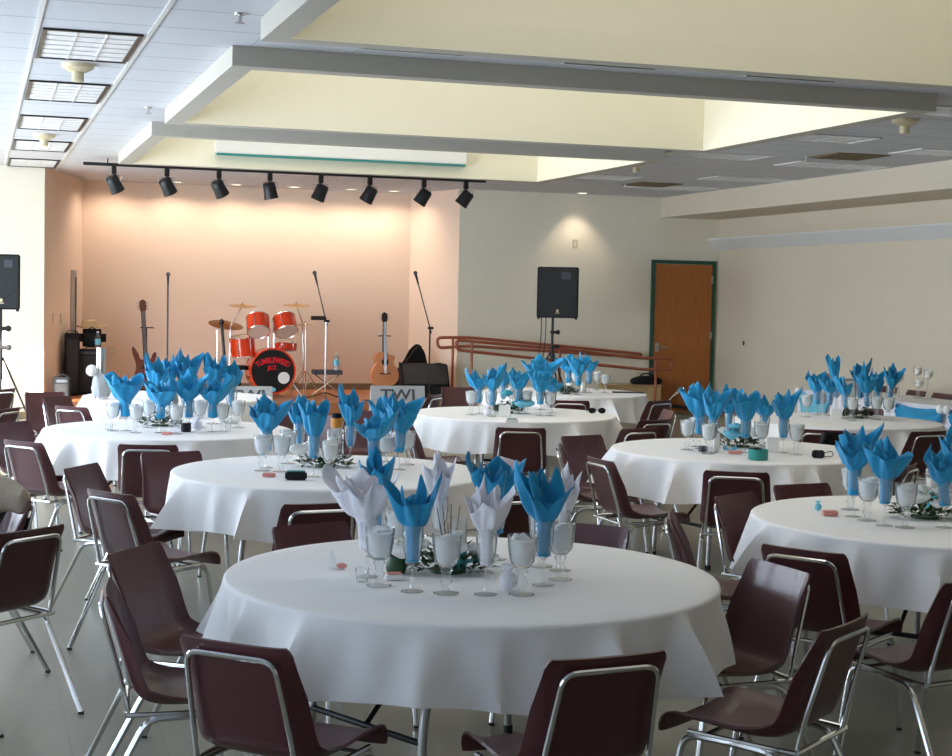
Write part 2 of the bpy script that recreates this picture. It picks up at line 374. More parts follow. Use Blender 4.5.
# ------------------------------------------------------------------ ceiling fittings
def troffer(x, y, lx, ly, label, group, reveal=None):
    t = thing('ceiling_light', label, 'ceiling light', (x, y, CZ-.001), 0, group)
    bm = NB(); f = .03
    for (a, b, c_, d_) in ((-lx/2, -lx/2+f, -ly/2, ly/2), (lx/2-f, lx/2, -ly/2, ly/2), (-lx/2+f, lx/2-f, -ly/2, -ly/2+f), (-lx/2+f, lx/2-f, ly/2-f, ly/2)): box(bm, a, b, c_, d_, -.014, -.001)
    link('frame', bm, K['blackmetal'] if reveal else K['white'], t)
    bm = NB(); box(bm, -lx/2+f, lx/2-f, -ly/2+f, ly/2-f, -.006, -.002); link('reflector', bm, K['troffer'], t)
    bm = NB()
    nx, ny = (3, 6) if ly > lx else (6, 3)
    for i in range(1, nx): xx = -lx/2+f+(lx-2*f)*i/nx; box(bm, xx-.006, xx+.006, -ly/2+f, ly/2-f, -.011, -.0065)
    for i in range(1, ny): yy = -ly/2+f+(ly-2*f)*i/ny; box(bm, -lx/2+f, lx/2-f, yy-.006, yy+.006, -.011, -.0065)
    link('louvre', bm, K['louvre'], t)
ordn = ['nearest the camera', 'second from the camera', 'third from the camera', 'fourth from the camera', 'fifth and nearest the stage']
for i in range(5): troffer(.7145, 10.98+2.61*i, .63, 1.3, 'louvred ceiling light in the left row, %s' % ordn[i], 'louvred ceiling lights along the left', True)
RL = [((810, 137), 'just right of the middle light well opening'), ((834, 165), 'beyond the brown ceiling vent, before the right soffit'), ((711, 155), 'beside the far corner of the middle light well'), ((750, 179), 'near the soffit, left of the wall ledge end'), ((672, 187), 'smallest and farthest one by the back wall'), ((935, 110), 'above the right end of the grey beam'), ((590, 176), 'beside the far light well above the track'), ((955, 153), 'at the right edge of the photo')]
for (p, tx) in RL:
    q = P(p[0], p[1], CZ); troffer(q.x, q.y, 1.25, .63, 'white louvred ceiling light %s' % tx, 'louvred ceiling lights on the right')
def detector(px, py, tx, s=1):
    q = P(px, py, CZ)
    t = thing('smoke_detector', tx, 'smoke detector', (q.x, q.y, CZ-.001), 0, 'ceiling detectors')
    bm = NB(); lathe(bm, [(0, 0), (.12*s, 0), (.115*s, -.03*s), (.06*s, -.06*s), (0, -.06*s)], 20); link('base', bm, K['plate'], t, True)
    bm = NB(); lathe(bm, [(0, -.06*s), (.045*s, -.06*s), (.045*s, -.12*s), (.03*s, -.13*s), (0, -.13*s)], 16); link('sensor', bm, K['plate'], t, True)
detector(78, 64, 'cream cone shaped detector between the first and second left lights'); detector(44, 134, 'cream cone shaped detector over the far left ceiling lights')
detector(905, 119, 'cream cone shaped detector just past the right end of the grey beam'); detector(636, 163, 'small cream detector past the end of the farther grey beam', .9)
for (p, tx) in (((848, 156), 'brown square ceiling vent in the right ceiling'), ((652, 184), 'brown square ceiling vent near the back wall')):
    q = P(*p, CZ); t = thing('ceiling_vent', tx, 'vent', (q.x, q.y, CZ-.001)); bm = NB(); box(bm, -.33, .33, -.33, .33, -.012, -.001); link('plate', bm, K['brown'], t)
    bm = NB()
    for k in range(7): box(bm, -.28, .28, -.27+k*.085, -.24+k*.085, -.02, -.0125)
    link('slats', bm, K['brown'], t)
for i, (a, b) in enumerate((((366, 45.5), (463, 53.5)), ((565, 62), (655, 67.5)), ((745, 75.5), (828, 82)))):
    p0, p1 = P(*a, CZ), P(*b, CZ); ym = min(max((p0.y+p1.y)/2, 9.7), 10.2)
    t = thing('air_diffuser', 'dark linear air slot above the long grey beam, %s of three' % ('left', 'middle', 'right')[i], 'air vent', ((p0.x+p1.x)/2, ym, CZ-.001), 0, 'linear air slots')
    h = abs(p1.x-p0.x)/2
    bm = NB(); box(bm, -h, h, -.05, .05, -.01, -.001); link('slot', bm, K['blackmetal'], t)
    bm = NB(); box(bm, -h-.02, h+.02, -.07, -.051, -.012, -.001); box(bm, -h-.02, h+.02, .051, .07, -.012, -.001); link('frame', bm, K['white'], t)
for (p, tx) in (((817, 157), 'tiny dark sprinkler head below the brown vent on the right'), ((634, 184), 'tiny dark sprinkler head near the farther brown vent'), ((163, 108), 'tiny sprinkler head beside the second beam corner'), ((262, 15), 'tiny sprinkler head at the top of the left ceiling')):
    q = P(*p, CZ); q.x -= .13; t = thing('ceiling_sprinkler', tx, 'sprinkler', (q.x, q.y, CZ-.001), 0, 'sprinkler heads'); bm = NB(); lathe(bm, [(0, 0), (.035, 0), (.03, -.01), (.012, -.012), (.012, -.05), (.03, -.052), (.03, -.058), (0, -.058)], 10); link('head', bm, K['steel'], t, True)
# projection screen housing on the far well wall
a, b = SY(215, 150, 19.1), SY(465, 160, 19.1)
t = thing('projection_screen', 'long white roll-up screen case with dark underside in the far light well', 'projection screen', ((a.x+b.x)/2, 19.15, 0))
hw = (b.x-a.x)/2; zb = (a.z+b.z)/2
bm = NB(); box(bm, -hw, hw, -.14, -.005, zb-.05, zb+.16, .01); link('case', bm, K['white'], t)
bm = NB(); box(bm, -hw+.01, hw-.01, -.12, -.03, zb-.075, zb-.051); link('slot', bm, K['teal'], t)
# track with spotlights
TY = 20.15
a, b = P(83, 163.6, CZ-.08), P(487, 181, CZ-.08)
t = thing('lighting_track', 'long black lighting track hung below the ceiling before the stage', 'track', ((a.x+b.x)/2, TY, CZ-.08)); hw = (b.x-a.x)/2; TX = (a.x+b.x)/2
bm = NB(); box(bm, -hw, hw, -.02, .02, -.02, .02, .003); link('rail', bm, K['blackmetal'], t)
for k in range(4):
    bm = NB(); xx = -hw+.3+k*(2*hw-.6)/3; tube(bm, [(xx, 0, .02), (xx, 0, .079)], .008); link('hanger', bm, K['blackmetal'], t)
def make_spot():
    t = thing('track_spotlight', 'x', 'spotlight', (0, 0, 0))
    bm = NB(); box(bm, -.03, .03, -.03, .03, -.1, 0, .005); tube(bm, [(0, 0, -.1), (0, 0, -.12)], .012); link('adapter', bm, K['blackmetal'], t)
    bm = NB(); tube(bm, fillet([(-.098, 0, -.2), (-.098, 0, -.115), (.098, 0, -.115), (.098, 0, -.2)], .03), .006); link('yoke', bm, K['steel'], t, True)
    bm = NB(); lathe(bm, [(0, .09), (.065, .09), (.082, .07), (.085, -.02), (.09, -.08), (.094, -.12), (.09, -.122), (.088, -.1), (0, -.08)], 20); h = link('lamp_head', bm, K['blackmetal'], t, True, loc=(0, 0, -.21))
    bm = NB(); lathe(bm, [(0, -.081), (.086, -.1)], 20); link('lens', bm, K['lens'], h, True)
    return t
sp = [(114, 183, -28, 0), (167, 185, -28, 0), (219, 187, -30, 0), (270, 188, -12, -10), (321, 189, 22, -10), (370, 191, 26, 0), (424, 193, 30, 0), (466, 195, 33, 0)]
on = ['first from the left', 'second from the left', 'third from the left', 'fourth from the left', 'fifth from the left', 'third from the right', 'second from the right', 'at the right end']
for i, (x, y, ang, tl) in enumerate(sp):
    q = SY(x, y-12, TY); s_ = make_spot(); s_['label'] = 'black spotlight on the stage lighting track, %s' % on[i]; s_['group'] = 'spotlights on the track'
    s_.location = (q.x, TY, CZ-.1)
    hd = [c_ for c_ in s_.children if c_.name.startswith('lamp_head')][0]; hd.rotation_euler = (math.radians(14+tl), math.radians(ang), 0)
# recessed downlights with warm lamps
def downlight(x, y, tx, e, col=(1, .76, .5), ang=110, tilt=0):
    t = thing('recessed_downlight', tx, 'downlight', (x, y, CZ-.001), 0, 'recessed downlights')
    bm = NB(); lathe(bm, [(.1, 0), (.1, -.008), (.08, -.01), (.08, 0)], 20); link('trim_ring', bm, K['white'], t, True)
    bm = NB(); lathe(bm, [(0, -.002), (.079, -.004)], 20); link('lamp', bm, mat('lit_lamp', (1, .9, .75), .5, emis=((1, .85, .6), 2.5)), t)
    L = bpy.data.lights.new('downlight', 'SPOT'); L.energy = e; L.color = col; L.spot_size = math.radians(ang); L.spot_blend = .7; L.shadow_soft_size = .06
    o = bpy.data.objects.new('downlight_lamp', L); COL.objects.link(o); o.location = (x, y, CZ-.03); o.rotation_euler = (math.radians(tilt), 0, 0); o.parent = None
for i, x in enumerate((2.0, 2.9, 3.8, 4.7, 5.6, 6.3)):
    downlight(x, YS-.5, 'lit recessed downlight over the stage back wall, %s from the left' % ['first', 'second', 'third', 'fourth', 'fifth', 'sixth'][i], 34, col=(1, .82, .66), ang=158)
downlight(SY(575, 205, YF).x, YF-.3, 'lit recessed downlight above the wall behind the loudspeaker', 30, (1, .85, .68), 95)
# wall plates and marks
def plate(p, nx, ny, w, h, tx):
    o = thing('wall_plate', tx, 'wall plate', p, math.atan2(ny, nx)+PI/2, 'wall plates')
    bm = NB(); box(bm, -w/2, w/2, -.008, 0, -h/2, h/2, .002); link('cover', bm, K['plate'], o)
    bm = NB(); box(bm, -w*.18, w*.18, -.011, -.0085, -h*.25, h*.25); link('socket', bm, K['white'], o)
plate(SY(575, 244, YF-.001), 0, -1, .09, .14, 'ivory wall plate high above the loudspeaker'); plate(SY(639, 376, YF-.001), 0, -1, .09, .13, 'ivory outlet low on the wall left of the door')
plate(SY(112, 351, YS-.001), 0, -1, .09, .13, 'ivory outlet on the stage wall between hat and electric guitar')
def on_left_splay(px, py, off=.004):
    d_ = ray(px, py); a, b = Vector((XA, YL)), Vector((SBL, YS)); e = b-a; nn = Vector((e.y, -e.x)).normalized()
    t = a.dot(nn)/(d_.x*nn.x+d_.y*nn.y); return Vector((d_.x*t+nn.x*off, d_.y*t+nn.y*off, CAMH+d_.z*t)), nn
for x, w_ in ((53, 'left'), (60.5, 'right')):
    q, nn = on_left_splay(x, 318); plate(q, nn.x, nn.y, .08, .13, 'ivory switch plate on the left stage side wall, %s of two' % w_)
q, nn = on_left_splay(72, 303, .002)
o = thing('wall_rail', 'tall grey metal channel fixed upright to the left stage side wall', 'wall channel', (q.x, q.y, 0), math.atan2(nn.y, nn.x)+PI/2)
z1 = on_left_splay(72, 270)[0].z; bm = NB(); box(bm, -.09, .09, -.05, 0, STG+.02, z1, .004); link('channel', bm, K['steel'], o)
bm = NB(); box(bm, -.03, .03, -.056, -.051, STG+.1, z1-.1); link('slot', bm, K['ink'], o)
q = SX(744, 343, XR-.004); bm = NB(); sphere(bm, .03, (0, 0, 0), (.3, 1, 1.3)); o = link('wall_hook', bm, K['ink'], None, True, loc=(q.x-.008, q.y, q.z)); tag(o, 'small dark hook on the bare right wall', 'hook')
# ------------------------------------------------------------------ round tables
TABLES = {'A': (-0.0, 5.745), 'B': (-.845, 9.05), 'C': (1.88, 10.85), 'D': (2.28, 7.5), 'E': (.345, 13.85), 'F': (-2.3, 11.6), 'G': (.98, 17.2), 'H': (3.24, 13.85), 'I': (-2.92, 15.2)}
TN = {'A': 'the front table', 'B': 'the table behind the front one, left of centre', 'C': 'the table right of centre with the teal tin', 'D': 'the nearest table on the right edge', 'E': 'the middle table with sunglasses',
      'F': 'the large table at left', 'G': 'the far table before the handrail', 'H': 'the far right round table', 'I': 'the farthest left table before the drums'}
TS = {'A': 'front table', 'B': 'second table', 'C': 'right centre table', 'D': 'right edge table', 'E': 'middle table', 'F': 'left table', 'G': 'far centre table', 'H': 'far right table', 'I': 'far left table'}
TZ = .76; TR = .915
TC = {k: Vector((*room(*v), 0)) for k, v in TABLES.items()}
def build_table():
    t = thing('round_table', 'x', 'table', (0, 0, 0), 0, 'round banquet tables')
    bm = NB(); lathe(bm, [(0, .715), (.90, .715), (.905, .72), (.905, .748), (.90, .751), (0, .751)], 48); link('tabletop', bm, K['table'], t, True)
    bm = NB()
    for y in (-.33, .33): box(bm, -.62, .62, y-.02, y+.02, .67, .714)
    link('leg_rail', bm, K['blackmetal'], t)
    for sx in (-1, 1):
        for sy in (-1, 1):
            bm = NB(); tube(bm, fillet([(sx*.33, sy*.28, .69), (sx*.50, sy*.30, .4), (sx*.52, sy*.31, .006)], .12), .016, 10); l = link('leg', bm, K['steel'], t, True)
            bm = NB(); lathe(bm, [(0, 0), (.02, 0), (.02, .03), (0, .03)], 10, (sx*.52, sy*.31, .001)); link('foot_cap', bm, K['rubber'], l, True)
        bm = NB(); tube(bm, [(sx*.51, -.3, .28), (sx*.51, .3, .28)], .012); link('stretcher', bm, K['blackmetal'], t, True)
        bm = NB(); tube(bm, [(sx*.505, 0, .28), (sx*.1, 0, .69)], .01); link('brace', bm, K['blackmetal'], t, True)
    return t
def cloth_mesh(seed):
    rnd = random.Random(seed); bm = NB()
    fl = [(rnd.uniform(0, 2*PI), rnd.uniform(.7, 1.3), rnd.uniform(.09, .2)) for _ in range(17)]
    fl = [(i*2*PI/17+rnd.uniform(-.12, .12), rnd.uniform(.2, 1.7), rnd.uniform(.03, .085)) for i in range(17)]
    lob = [(k, rnd.uniform(0, 6.28), a) for k, a in ((4, .02), (3, .012), (7, .008))]
    prof = [0, .2, .4, .6, .75, .85]
    def fold(th):
        v = 0
        for (a, h, w_) in fl:
            d_ = (th-a+PI) % (2*PI)-PI; v += h*math.exp(-abs(d_/w_)**1.35)
        return v
    NU = 300; rows = []
    for r in prof: rows.append([(r*math.cos(2*PI*i/NU), r*math.sin(2*PI*i/NU), TZ) for i in range(NU)])
    for k in range(4):
        a = k/3*PI/2; rr = .905+.014*math.sin(a); zz = TZ-.014*(1-math.cos(a)); rows.append([(rr*math.cos(2*PI*i/NU), rr*math.sin(2*PI*i/NU), zz) for i in range(NU)])
    ND = 14
    for j in range(1, ND+1):
        t = j/ND; row = []
        for i in range(NU):
            th = 2*PI*i/NU; f = fold(th); drop = .262+sum(a*math.sin(k*th+p) for k, p, a in lob)
            r = .916+.016*t+.115*f*t**.85-.016*math.sin(9*th+seed)*t+.006*math.sin(31*th+2*seed)*math.sin(PI*t)
            row.append((r*math.cos(th), r*math.sin(th), TZ-.014-(drop-.012*f)*t))
        rows.append(row)
    V = [[bm.verts.new(p) for p in (row if jj else row[:1])] for jj, row in enumerate(rows)]
    for i in range(NU): bm.faces.new((V[0][0], V[1][i], V[1][(i+1) % NU]))
    for A, B in zip(V[1:], V[2:]):
        for i in range(NU): bm.faces.new((A[i], A[(i+1) % NU], B[(i+1) % NU], B[i]))
    return bm
tp = build_table(); Kt = 0
for k in 'ABCDEFGHI':
    p = TC[k]; rot = {'A': .45, 'B': .9, 'C': .2, 'D': .6}.get(k, .3*ord(k) % 1.5)
    place(tp, (p.x, p.y, 0), rot, 'round folding table under cloth, %s' % TN[k])
    o = link('tablecloth', cloth_mesh(ord(k)), K['cloth'], None, True, loc=(p.x, p.y, 0)); o.rotation_euler = (0, 0, -TH)
    tag(o, 'white cloth with soft folds covering %s' % TN[k], 'tablecloth', 'white round tablecloths')
# ------------------------------------------------------------------ chair
def make_chair():
    t = thing('banquet_chair', 'x', 'chair', (0, 0, 0), 0, 'burgundy shell chairs')
    prof = [(.235, .405), (.228, .437), (.19, .452), (.10, .448), (-.02, .438), (-.10, .436), (-.15, .444), (-.19, .468), (-.213, .510), (-.235, .58), (-.262, .67), (-.288, .76), (-.298, .795), (-.300, .802)]
    pp = fillet([(0, a, b) for a, b in prof], .03, 2)
    bm = NB(); W = .222; NU = 13; rows = []
    N = len(pp)
    L = [0]
    for i in range(1, N): L.append(L[-1]+(pp[i]-pp[i-1]).length)
    for i, p in enumerate(pp):
        tt = L[i]/L[-1]; a = pp[max(i-1, 0)]; b = pp[min(i+1, N-1)]; tg = (b-a).normalized(); nn = Vector((0, -tg.z, tg.y))
        if nn.z < 0 and i < 3: nn = -nn
        nn = Vector((0, -tg.z, tg.y)) if True else nn
        # inner side of the shell: up for the seat, forward for the back
        inner = Vector((0, tg.z, -tg.y))
        if inner.z < -.01 and inner.y < .3: inner = -inner
        endf = min(1, (1-tt)/.05)*1.0; front = min(1, tt/.06)
        hw = W*(1-.09*max(0, (tt-.55)/.45))*(.95+.05*front)*(1-.07*max(0, (tt-.965)/.035)**2)
        k = .040*(.25+.75*front)*(.08+.92*min(1, (1-tt)/.22))*(.42+.58*min(1, max(0, (tt-.34)/.16))) ; row = []
        for u in range(NU):
            s_ = -1+2*u/(NU-1); e = max(0, (abs(s_)-.74)/.26)
            row.append(bm.verts.new(Vector((s_*hw+(0 if e == 0 else -math.copysign(.010*e*e, s_)), p.y, p.z))+inner*(k*e**1.6+.009*s_*s_)))
        rows.append(row)
    for A, B in zip(rows, rows[1:]):
        for u in range(NU-1): bm.faces.new((A[u], A[u+1], B[u+1], B[u]))
    bmesh.ops.recalc_face_normals(bm, faces=bm.faces); thicken(bm, .009)
    sh = link('seat_shell', bm, K['shell'], t, True)
    # chrome loop behind the back
    def bk(x, z):    # point just behind the back at height z
        ys = [(.50, -.215), (.57, -.235), (.67, -.262), (.76, -.288), (.80, -.300)]
        for (z0, y0), (z1, y1) in zip(ys, ys[1:]):
            if z <= z1 or z1 == .80: return (x, y0+(y1-y0)*(z-z0)/(z1-z0)-.015, z)
    bm = NB(); tube(bm, fillet([(-.172, -.215, .425), bk(-.170, .52), bk(-.150, .768), bk(.150, .768), bk(.170, .52), (.172, -.215, .425)], .045, 5), .0085, 8); link('back_frame', bm, K['chrome'], t, True)
    bm = NB(); tube(bm, [(-.19, -.218, .418), (.19, -.218, .418)], .010, 8); link('crossbar', bm, K['chrome'], t, True)
    for sx in (-1, 1):
        # front leg bends into the rail under the seat
        bm = NB(); tube(bm, fillet([(sx*.215, .225, .008), (sx*.20, .165, .413), (sx*.195, -.02, .413)], .06, 6), .0115, 8); l = link('leg', bm, K['chrome'], t, True)
        bm = NB(); lathe(bm, [(0, 0), (.013, 0), (.0125, .012), (0, .012)], 8, (sx*.215, .225, 0)); link('foot_cap', bm, K['rubber'], l, True)
        bm = NB(); tube(bm, fillet([(sx*.215, -.36, .008), (sx*.20, -.155, .405), (sx*.195, .03, .413)], .05, 6), .0115, 8); l = link('leg', bm, K['chrome'], t, True)
        bm = NB(); lathe(bm, [(0, 0), (.013, 0), (.0125, .012), (0, .012)], 8, (sx*.215, -.36, 0)); link('foot_cap', bm, K['rubber'], l, True)
        bm = NB(); tube(bm, fillet([(sx*.197, .15, .424), (sx*.197, -.15, .42), (sx*.19, -.218, .418)], .03), .009, 8); link('side_rail', bm, K['chrome'], t, True)
    bm = NB(); tube(bm, [(-.195, .09, .42), (.195, .09, .42)], .009); link('crossbar', bm, K['chrome'], t, True)
    return t
chair = make_chair()
def chair_at(l, r, view, label, fac=None, table=None, top=.80):
    """l, r: pixels of the left and right ends of the back's top edge; view 'B' seen from behind, 'F' from the front"""
    a, b = P(*l, top), P(*r, top); m_ = (a+b)/2; d_ = b-a
    if fac is not None: h = fac
    elif table:
        v = TC[table]-m_; h = math.atan2(v.y, v.x)
    else:
        e = Vector((-d_.y, d_.x)) if view == 'B' else Vector((d_.y, -d_.x)); h = math.atan2(e.y, e.x)
    f = Vector((math.cos(h), math.sin(h), 0)); o = m_+f*.295
    for _ in range(3):                       # keep the chair's back clear of every cloth
        for c_ in TC.values():
            for q in (o-f*.29, o-f*.26+Vector((-f.y, f.x, 0))*.2, o-f*.26-Vector((-f.y, f.x, 0))*.2):
                d2 = Vector((q.x-c_.x, q.y-c_.y, 0))
                if d2.length < .99: o = o+d2.normalized()*(.99-d2.length)
    return place(chair, (o.x, o.y, 0), h-PI/2, label), h
def cdir(deg): return math.radians(deg)-TH      # 0 = towards the picture's right, 90 = away
CH = [
 ((173,636),(292,653),'B',dict(),'burgundy chair seen from behind, lower left of the front table'),
 ((541,664),(677,652),'B',dict(),'burgundy chair seen from behind, nearest the camera at bottom centre'),
 ((821,635),(874,614),'B',dict(),'burgundy chair at the bottom right with its whole seat showing'),
 ((758,560),(809,574),'F',dict(),'burgundy chair with a shiny front-lit back, right of the front table'),
 ((105,556),(156,542),'F',dict(),'burgundy chair at the left of the front table showing its inner back'),
 ((98,588),(112,588),'B',dict(fac=cdir(12)),'burgundy chair seen side-on just left of the front table'),
 ((297,533),(372,529),'F',dict(table='A'),'burgundy chair back peeking over the far left rim of the front table'),
 ((532,530),(602,535),'F',dict(table='A'),'burgundy chair back peeking over the far right rim of the front table'),
 ((662,515),(676,515),'B',dict(fac=cdir(-8)),'burgundy chair seen side-on between front table and right edge table'),
 ((700,496),(764,493),'F',dict(fac=cdir(-42)),'plain burgundy chair back left of the right edge table'),
 ((760,545),(845,556),'B',dict(),'burgundy chair seen from behind at the near side of the right edge table'),
 ((950,572),(1020,592),'B',dict(fac=cdir(118)),'burgundy chair cut off by the right edge of the photo'),
 ((787,489),(848,487),'F',dict(table='D'),'burgundy chair back above the far rim of the right edge table'),
 ((910,432),(950,432),'B',dict(fac=cdir(118)),'dark burgundy chair seen from behind at the near side of the far right table'),
 ((899,466),(923,466),'B',dict(fac=cdir(150)),'turned burgundy chair between the right edge table and far right table'),
 ((800,431),(846,430),'B',dict(table='H'),'burgundy chair with a black jacket hung on it at the far right table'),
 ((848,408),(880,409),'F',dict(table='H'),'burgundy chair back just above the far rim of the far right table'),
 ((584,456),(613,463),'B',dict(),'burgundy chair seen from behind left of the right centre table'),
 ((700,471),(773,474),'B',dict(),'burgundy chair seen from behind in front of the teal tin table'),
 ((590,439),(634,437),'F',dict(),'plain burgundy chair back at the far left of the right centre table'),
 ((551,446),(567,446),'B',dict(fac=cdir(-2)),'burgundy chair seen side-on behind the chair left of the right centre table'),
 ((648,402),(674,400),'B',dict(fac=cdir(135)),'dark burgundy chair turned away near the foot of the handrail'),
 ((649,421),(664,420),'B',dict(fac=cdir(128)),'dark burgundy chair back behind another, right of the middle table'),
 ((629,430),(652,428),'B',dict(fac=cdir(125)),'low dark burgundy chair back at the left rim of the right centre table'),
 ((553,401),(587,401),'B',dict(table='G'),'burgundy chair seen from behind at the near side of the far centre table'),
 ((580,409),(616,411),'F',dict(table='E'),'thin burgundy chair top beyond the sunglasses on the middle table'),
 ((493,428),(549,429),'B',dict(),'burgundy chair seen from behind in front of the middle table'),
 ((496,459),(528,461),'F',dict(fac=cdir(200)),'pinkish lit burgundy chair between the blue and white napkins'),
 ((507,497),(550,494),'B',dict(fac=cdir(122)),'dark burgundy chair seen from behind between the front and second tables'),
 ((280,506),(362,503),'B',dict(),'burgundy chair seen from behind in front of the second table'),
 ((83,489),(134,497),'B',dict(),'burgundy chair seen from behind left of the second table'),
 ((70,468),(88,465),'F',dict(fac=cdir(-15)),'burgundy chair seen side-on left of the second table, leaning its back left'),
 ((151,455),(213,452),'F',dict(fac=cdir(-62)),'plain burgundy chair back at the far left of the second table'),
 ((114,445),(181,446),'B',dict(),'burgundy chair seen from behind at the near side of the left table'),
 ((2,440),(41,444),'B',dict(),'burgundy chair seen from behind at the left edge by the left table'),
 ((14,424),(53,422),'F',dict(fac=cdir(-30)),'plain burgundy chair back left of the left table'),
 ((48,398),(62,397),'F',dict(fac=cdir(-25)),'burgundy chair side-on behind the left table, next to its twin'),
 ((55,406),(85,408),'B',dict(fac=cdir(60)),'small burgundy chair with chrome rim behind the left table'),
 ((67,393),(98,392),'F',dict(fac=cdir(-60)),'pink lit burgundy chair back by the far left table'),
 ((236,419),(262,420),'F',dict(fac=cdir(238)),'burgundy chair top at the far right rim of the left table'),
 ((-10,390),(13,389),'B',dict(fac=cdir(150)),'bluish lit burgundy chair at the far left edge of the photo'),
 ((0,410),(18,408),'B',dict(fac=cdir(165)),'burgundy chair side-on at the left edge below the sunlit wall'),
 ((14,498),(40,496),'F',dict(fac=cdir(205)),'burgundy chair at the left edge under the beige coat'),
 ((16,537),(47,524),'B',dict(fac=cdir(148)),'burgundy chair at the lower left edge facing out of the photo'),
 ((352,411),(384,411),'F',dict(fac=cdir(-100)),'burgundy chair back below the white sign before the stage'),
 ((276,410),(304,410),'F',dict(fac=cdir(-80)),'burgundy chair back below the bass drum'),
 ((396,419),(412,420),'B',dict(fac=cdir(15)),'burgundy chair left of the middle table, seat under its cloth'),
 ((449,388),(468,387),'F',dict(fac=cdir(-80)),'burgundy chair back standing before the floor monitor and handrail'),
 ((431,395),(441,396),'B',dict(fac=cdir(160)),'chrome edged burgundy chair side-on before the floor monitor'),
]
CO = {}
for i, (l, r, v, kw, lab) in enumerate(CH):
    CO[i] = chair_at(l, r, v, lab, kw.get('fac'), kw.get('table'))
# ------------------------------------------------------------------ tableware
def make_goblet():
    t = thing('water_goblet', 'x', 'goblet', (0, 0, 0))
    bm = NB(); lathe(bm, [(.0, .088), (.022, .092), (.036, .112), (.042, .15), (.046, .200), (.044, .201), (.039, .15), (.033, .116), (.019, .097), (0, .094)], 20, wob=lambda a, z: .02*math.sin(9*a)); link('bowl', bm, K['glass'], t, True)
    bm = NB(); lathe(bm, [(.010, .010), (.012, .03), (.018, .042), (.011, .052), (.013, .07), (.019, .08), (.014, .088), (0, .089)], 14); link('stem', bm, K['glass'], t, True)
    bm = NB(); lathe(bm, [(0, .001), (.038, .001), (.038, .004), (.02, .009), (0, .012)], 20); link('foot', bm, K['glass'], t, True)
    bm = NB(); rnd = random.Random(3)
    lathe(bm, [(0, .098), (.018, .100), (.031, .118), (.037, .15), (.0405, .182), (.03, .187), (0, .184)], 16)
    for k in range(9):
        a = rnd.uniform(0, 6.28); rr = rnd.uniform(.005, .024); s_ = rnd.uniform(.010, .014)
        box(bm, -s_, s_, -s_, s_, -s_, s_, .003, Matrix.Translation((rr*math.cos(a), rr*math.sin(a), rnd.uniform(.165, .19))) @ Matrix.Rotation(rnd.uniform(0, 3), 4, Vector((rnd.random(), rnd.random(), 1)).normalized()))
    link('ice_water', bm, K['ice'], t, True)
    return t
def make_flute():
    t = thing('champagne_flute', 'x', 'flute', (0, 0, 0))
    bm = NB(); lathe(bm, [(0, .093), (.008, .095), (.022, .115), (.030, .15), (.033, .19), (.032, .235), (.0305, .235), (.0315, .19), (.0285, .15), (.02, .118), (0, .098)], 20); link('bowl', bm, K['glass'], t, True)
    bm = NB(); lathe(bm, [(.008, .007), (.0045, .02), (.0045, .085), (.008, .094)], 10); link('stem', bm, K['glass'], t, True)
    bm = NB(); lathe(bm, [(0, .001), (.036, .001), (.036, .003), (.01, .008), (0, .009)], 20); link('foot', bm, K['glass'], t, True)
    return t
gob = make_goblet(); flu = make_flute()
def napkin_bm(tips, seed, W=.086, inner=True, extra=None):
    """tips: (azimuth deg, height 0..1, reach 0..1.3); unit: W = half width, full height H=.33 above the flute base"""
    rnd = random.Random(seed); bm = NB(); H = .33
    def layer(tips, k0, ph, thin):
        tips = sorted(tips); NU = 56; NV = 16; rows = []
        for j in range(NV):
            t = j/(NV-1); row = []
            for i in range(NU):
                az = 360*i/NU; hh = 0; rr = 0
                for n_, (a, h, o) in enumerate(tips):
                    a2, h2, o2 = tips[(n_+1) % len(tips)]
                    span = (a2-a) % 360 or 360; dd = (az-a) % 360
                    if dd < span:
                        f = dd/span; e = abs(2*f-1)                      # 1 at the tips, 0 in the valley
                        w_ = 1-f if f < .5 else 1-f
                        hb = h*(1-f)+h2*f; ob = o*(1-f)+o2*f
                        hh = hb*(.78+.22*e**1.3); rr = ob*(.88+.12*e); break
                th = math.radians(az)
                z = .012+t*hh*H*k0
                zf = z/H
                dg = math.sin(2*th+ph+4*t)
                neck = .024+.002*math.sin(5*th+ph)
                g = max(0, (zf-.34)/.46); g = min(1.3, g); g = g**.72 if g > 0 else 0
                flare = W*rr*g*(1-.10*max(0, zf-.8)/.2)*(1+.07*dg)
                r = neck*(1-.3*min(1, g))+flare*k0
                r += (.002+.013*min(1, g))*(1-2*abs(math.sin(2.5*th+ph+1.6*t)))*(1 if g > 0 else .5)+.006*min(1, g)*math.sin(9*th+1.7*ph-5*t)
                if z < .142: r = min(r, .031+.004*max(0, (z-.12)/.022))
                row.append(bm.verts.new((r*math.cos(th), r*math.sin(th), z)))
            rows.append(row)
        for A, B in zip(rows, rows[1:]):
            for i in range(NU): bm.faces.new((A[i], A[(i+1) % NU], B[(i+1) % NU], B[i]))
    layer(tips, 1, rnd.uniform(0, 6), False)
    if inner:
        t2 = extra or [((a+rnd.uniform(35, 60)) % 360, h*rnd.uniform(.88, 1.0), o*.55) for a, h, o in tips]
        layer(t2, .985, rnd.uniform(0, 6), True)
    thicken(bm, .0012)
    return bm
def nap_obj(name, bm, m):
    o = link(name, bm, m, None, True); return o
NV_ = []
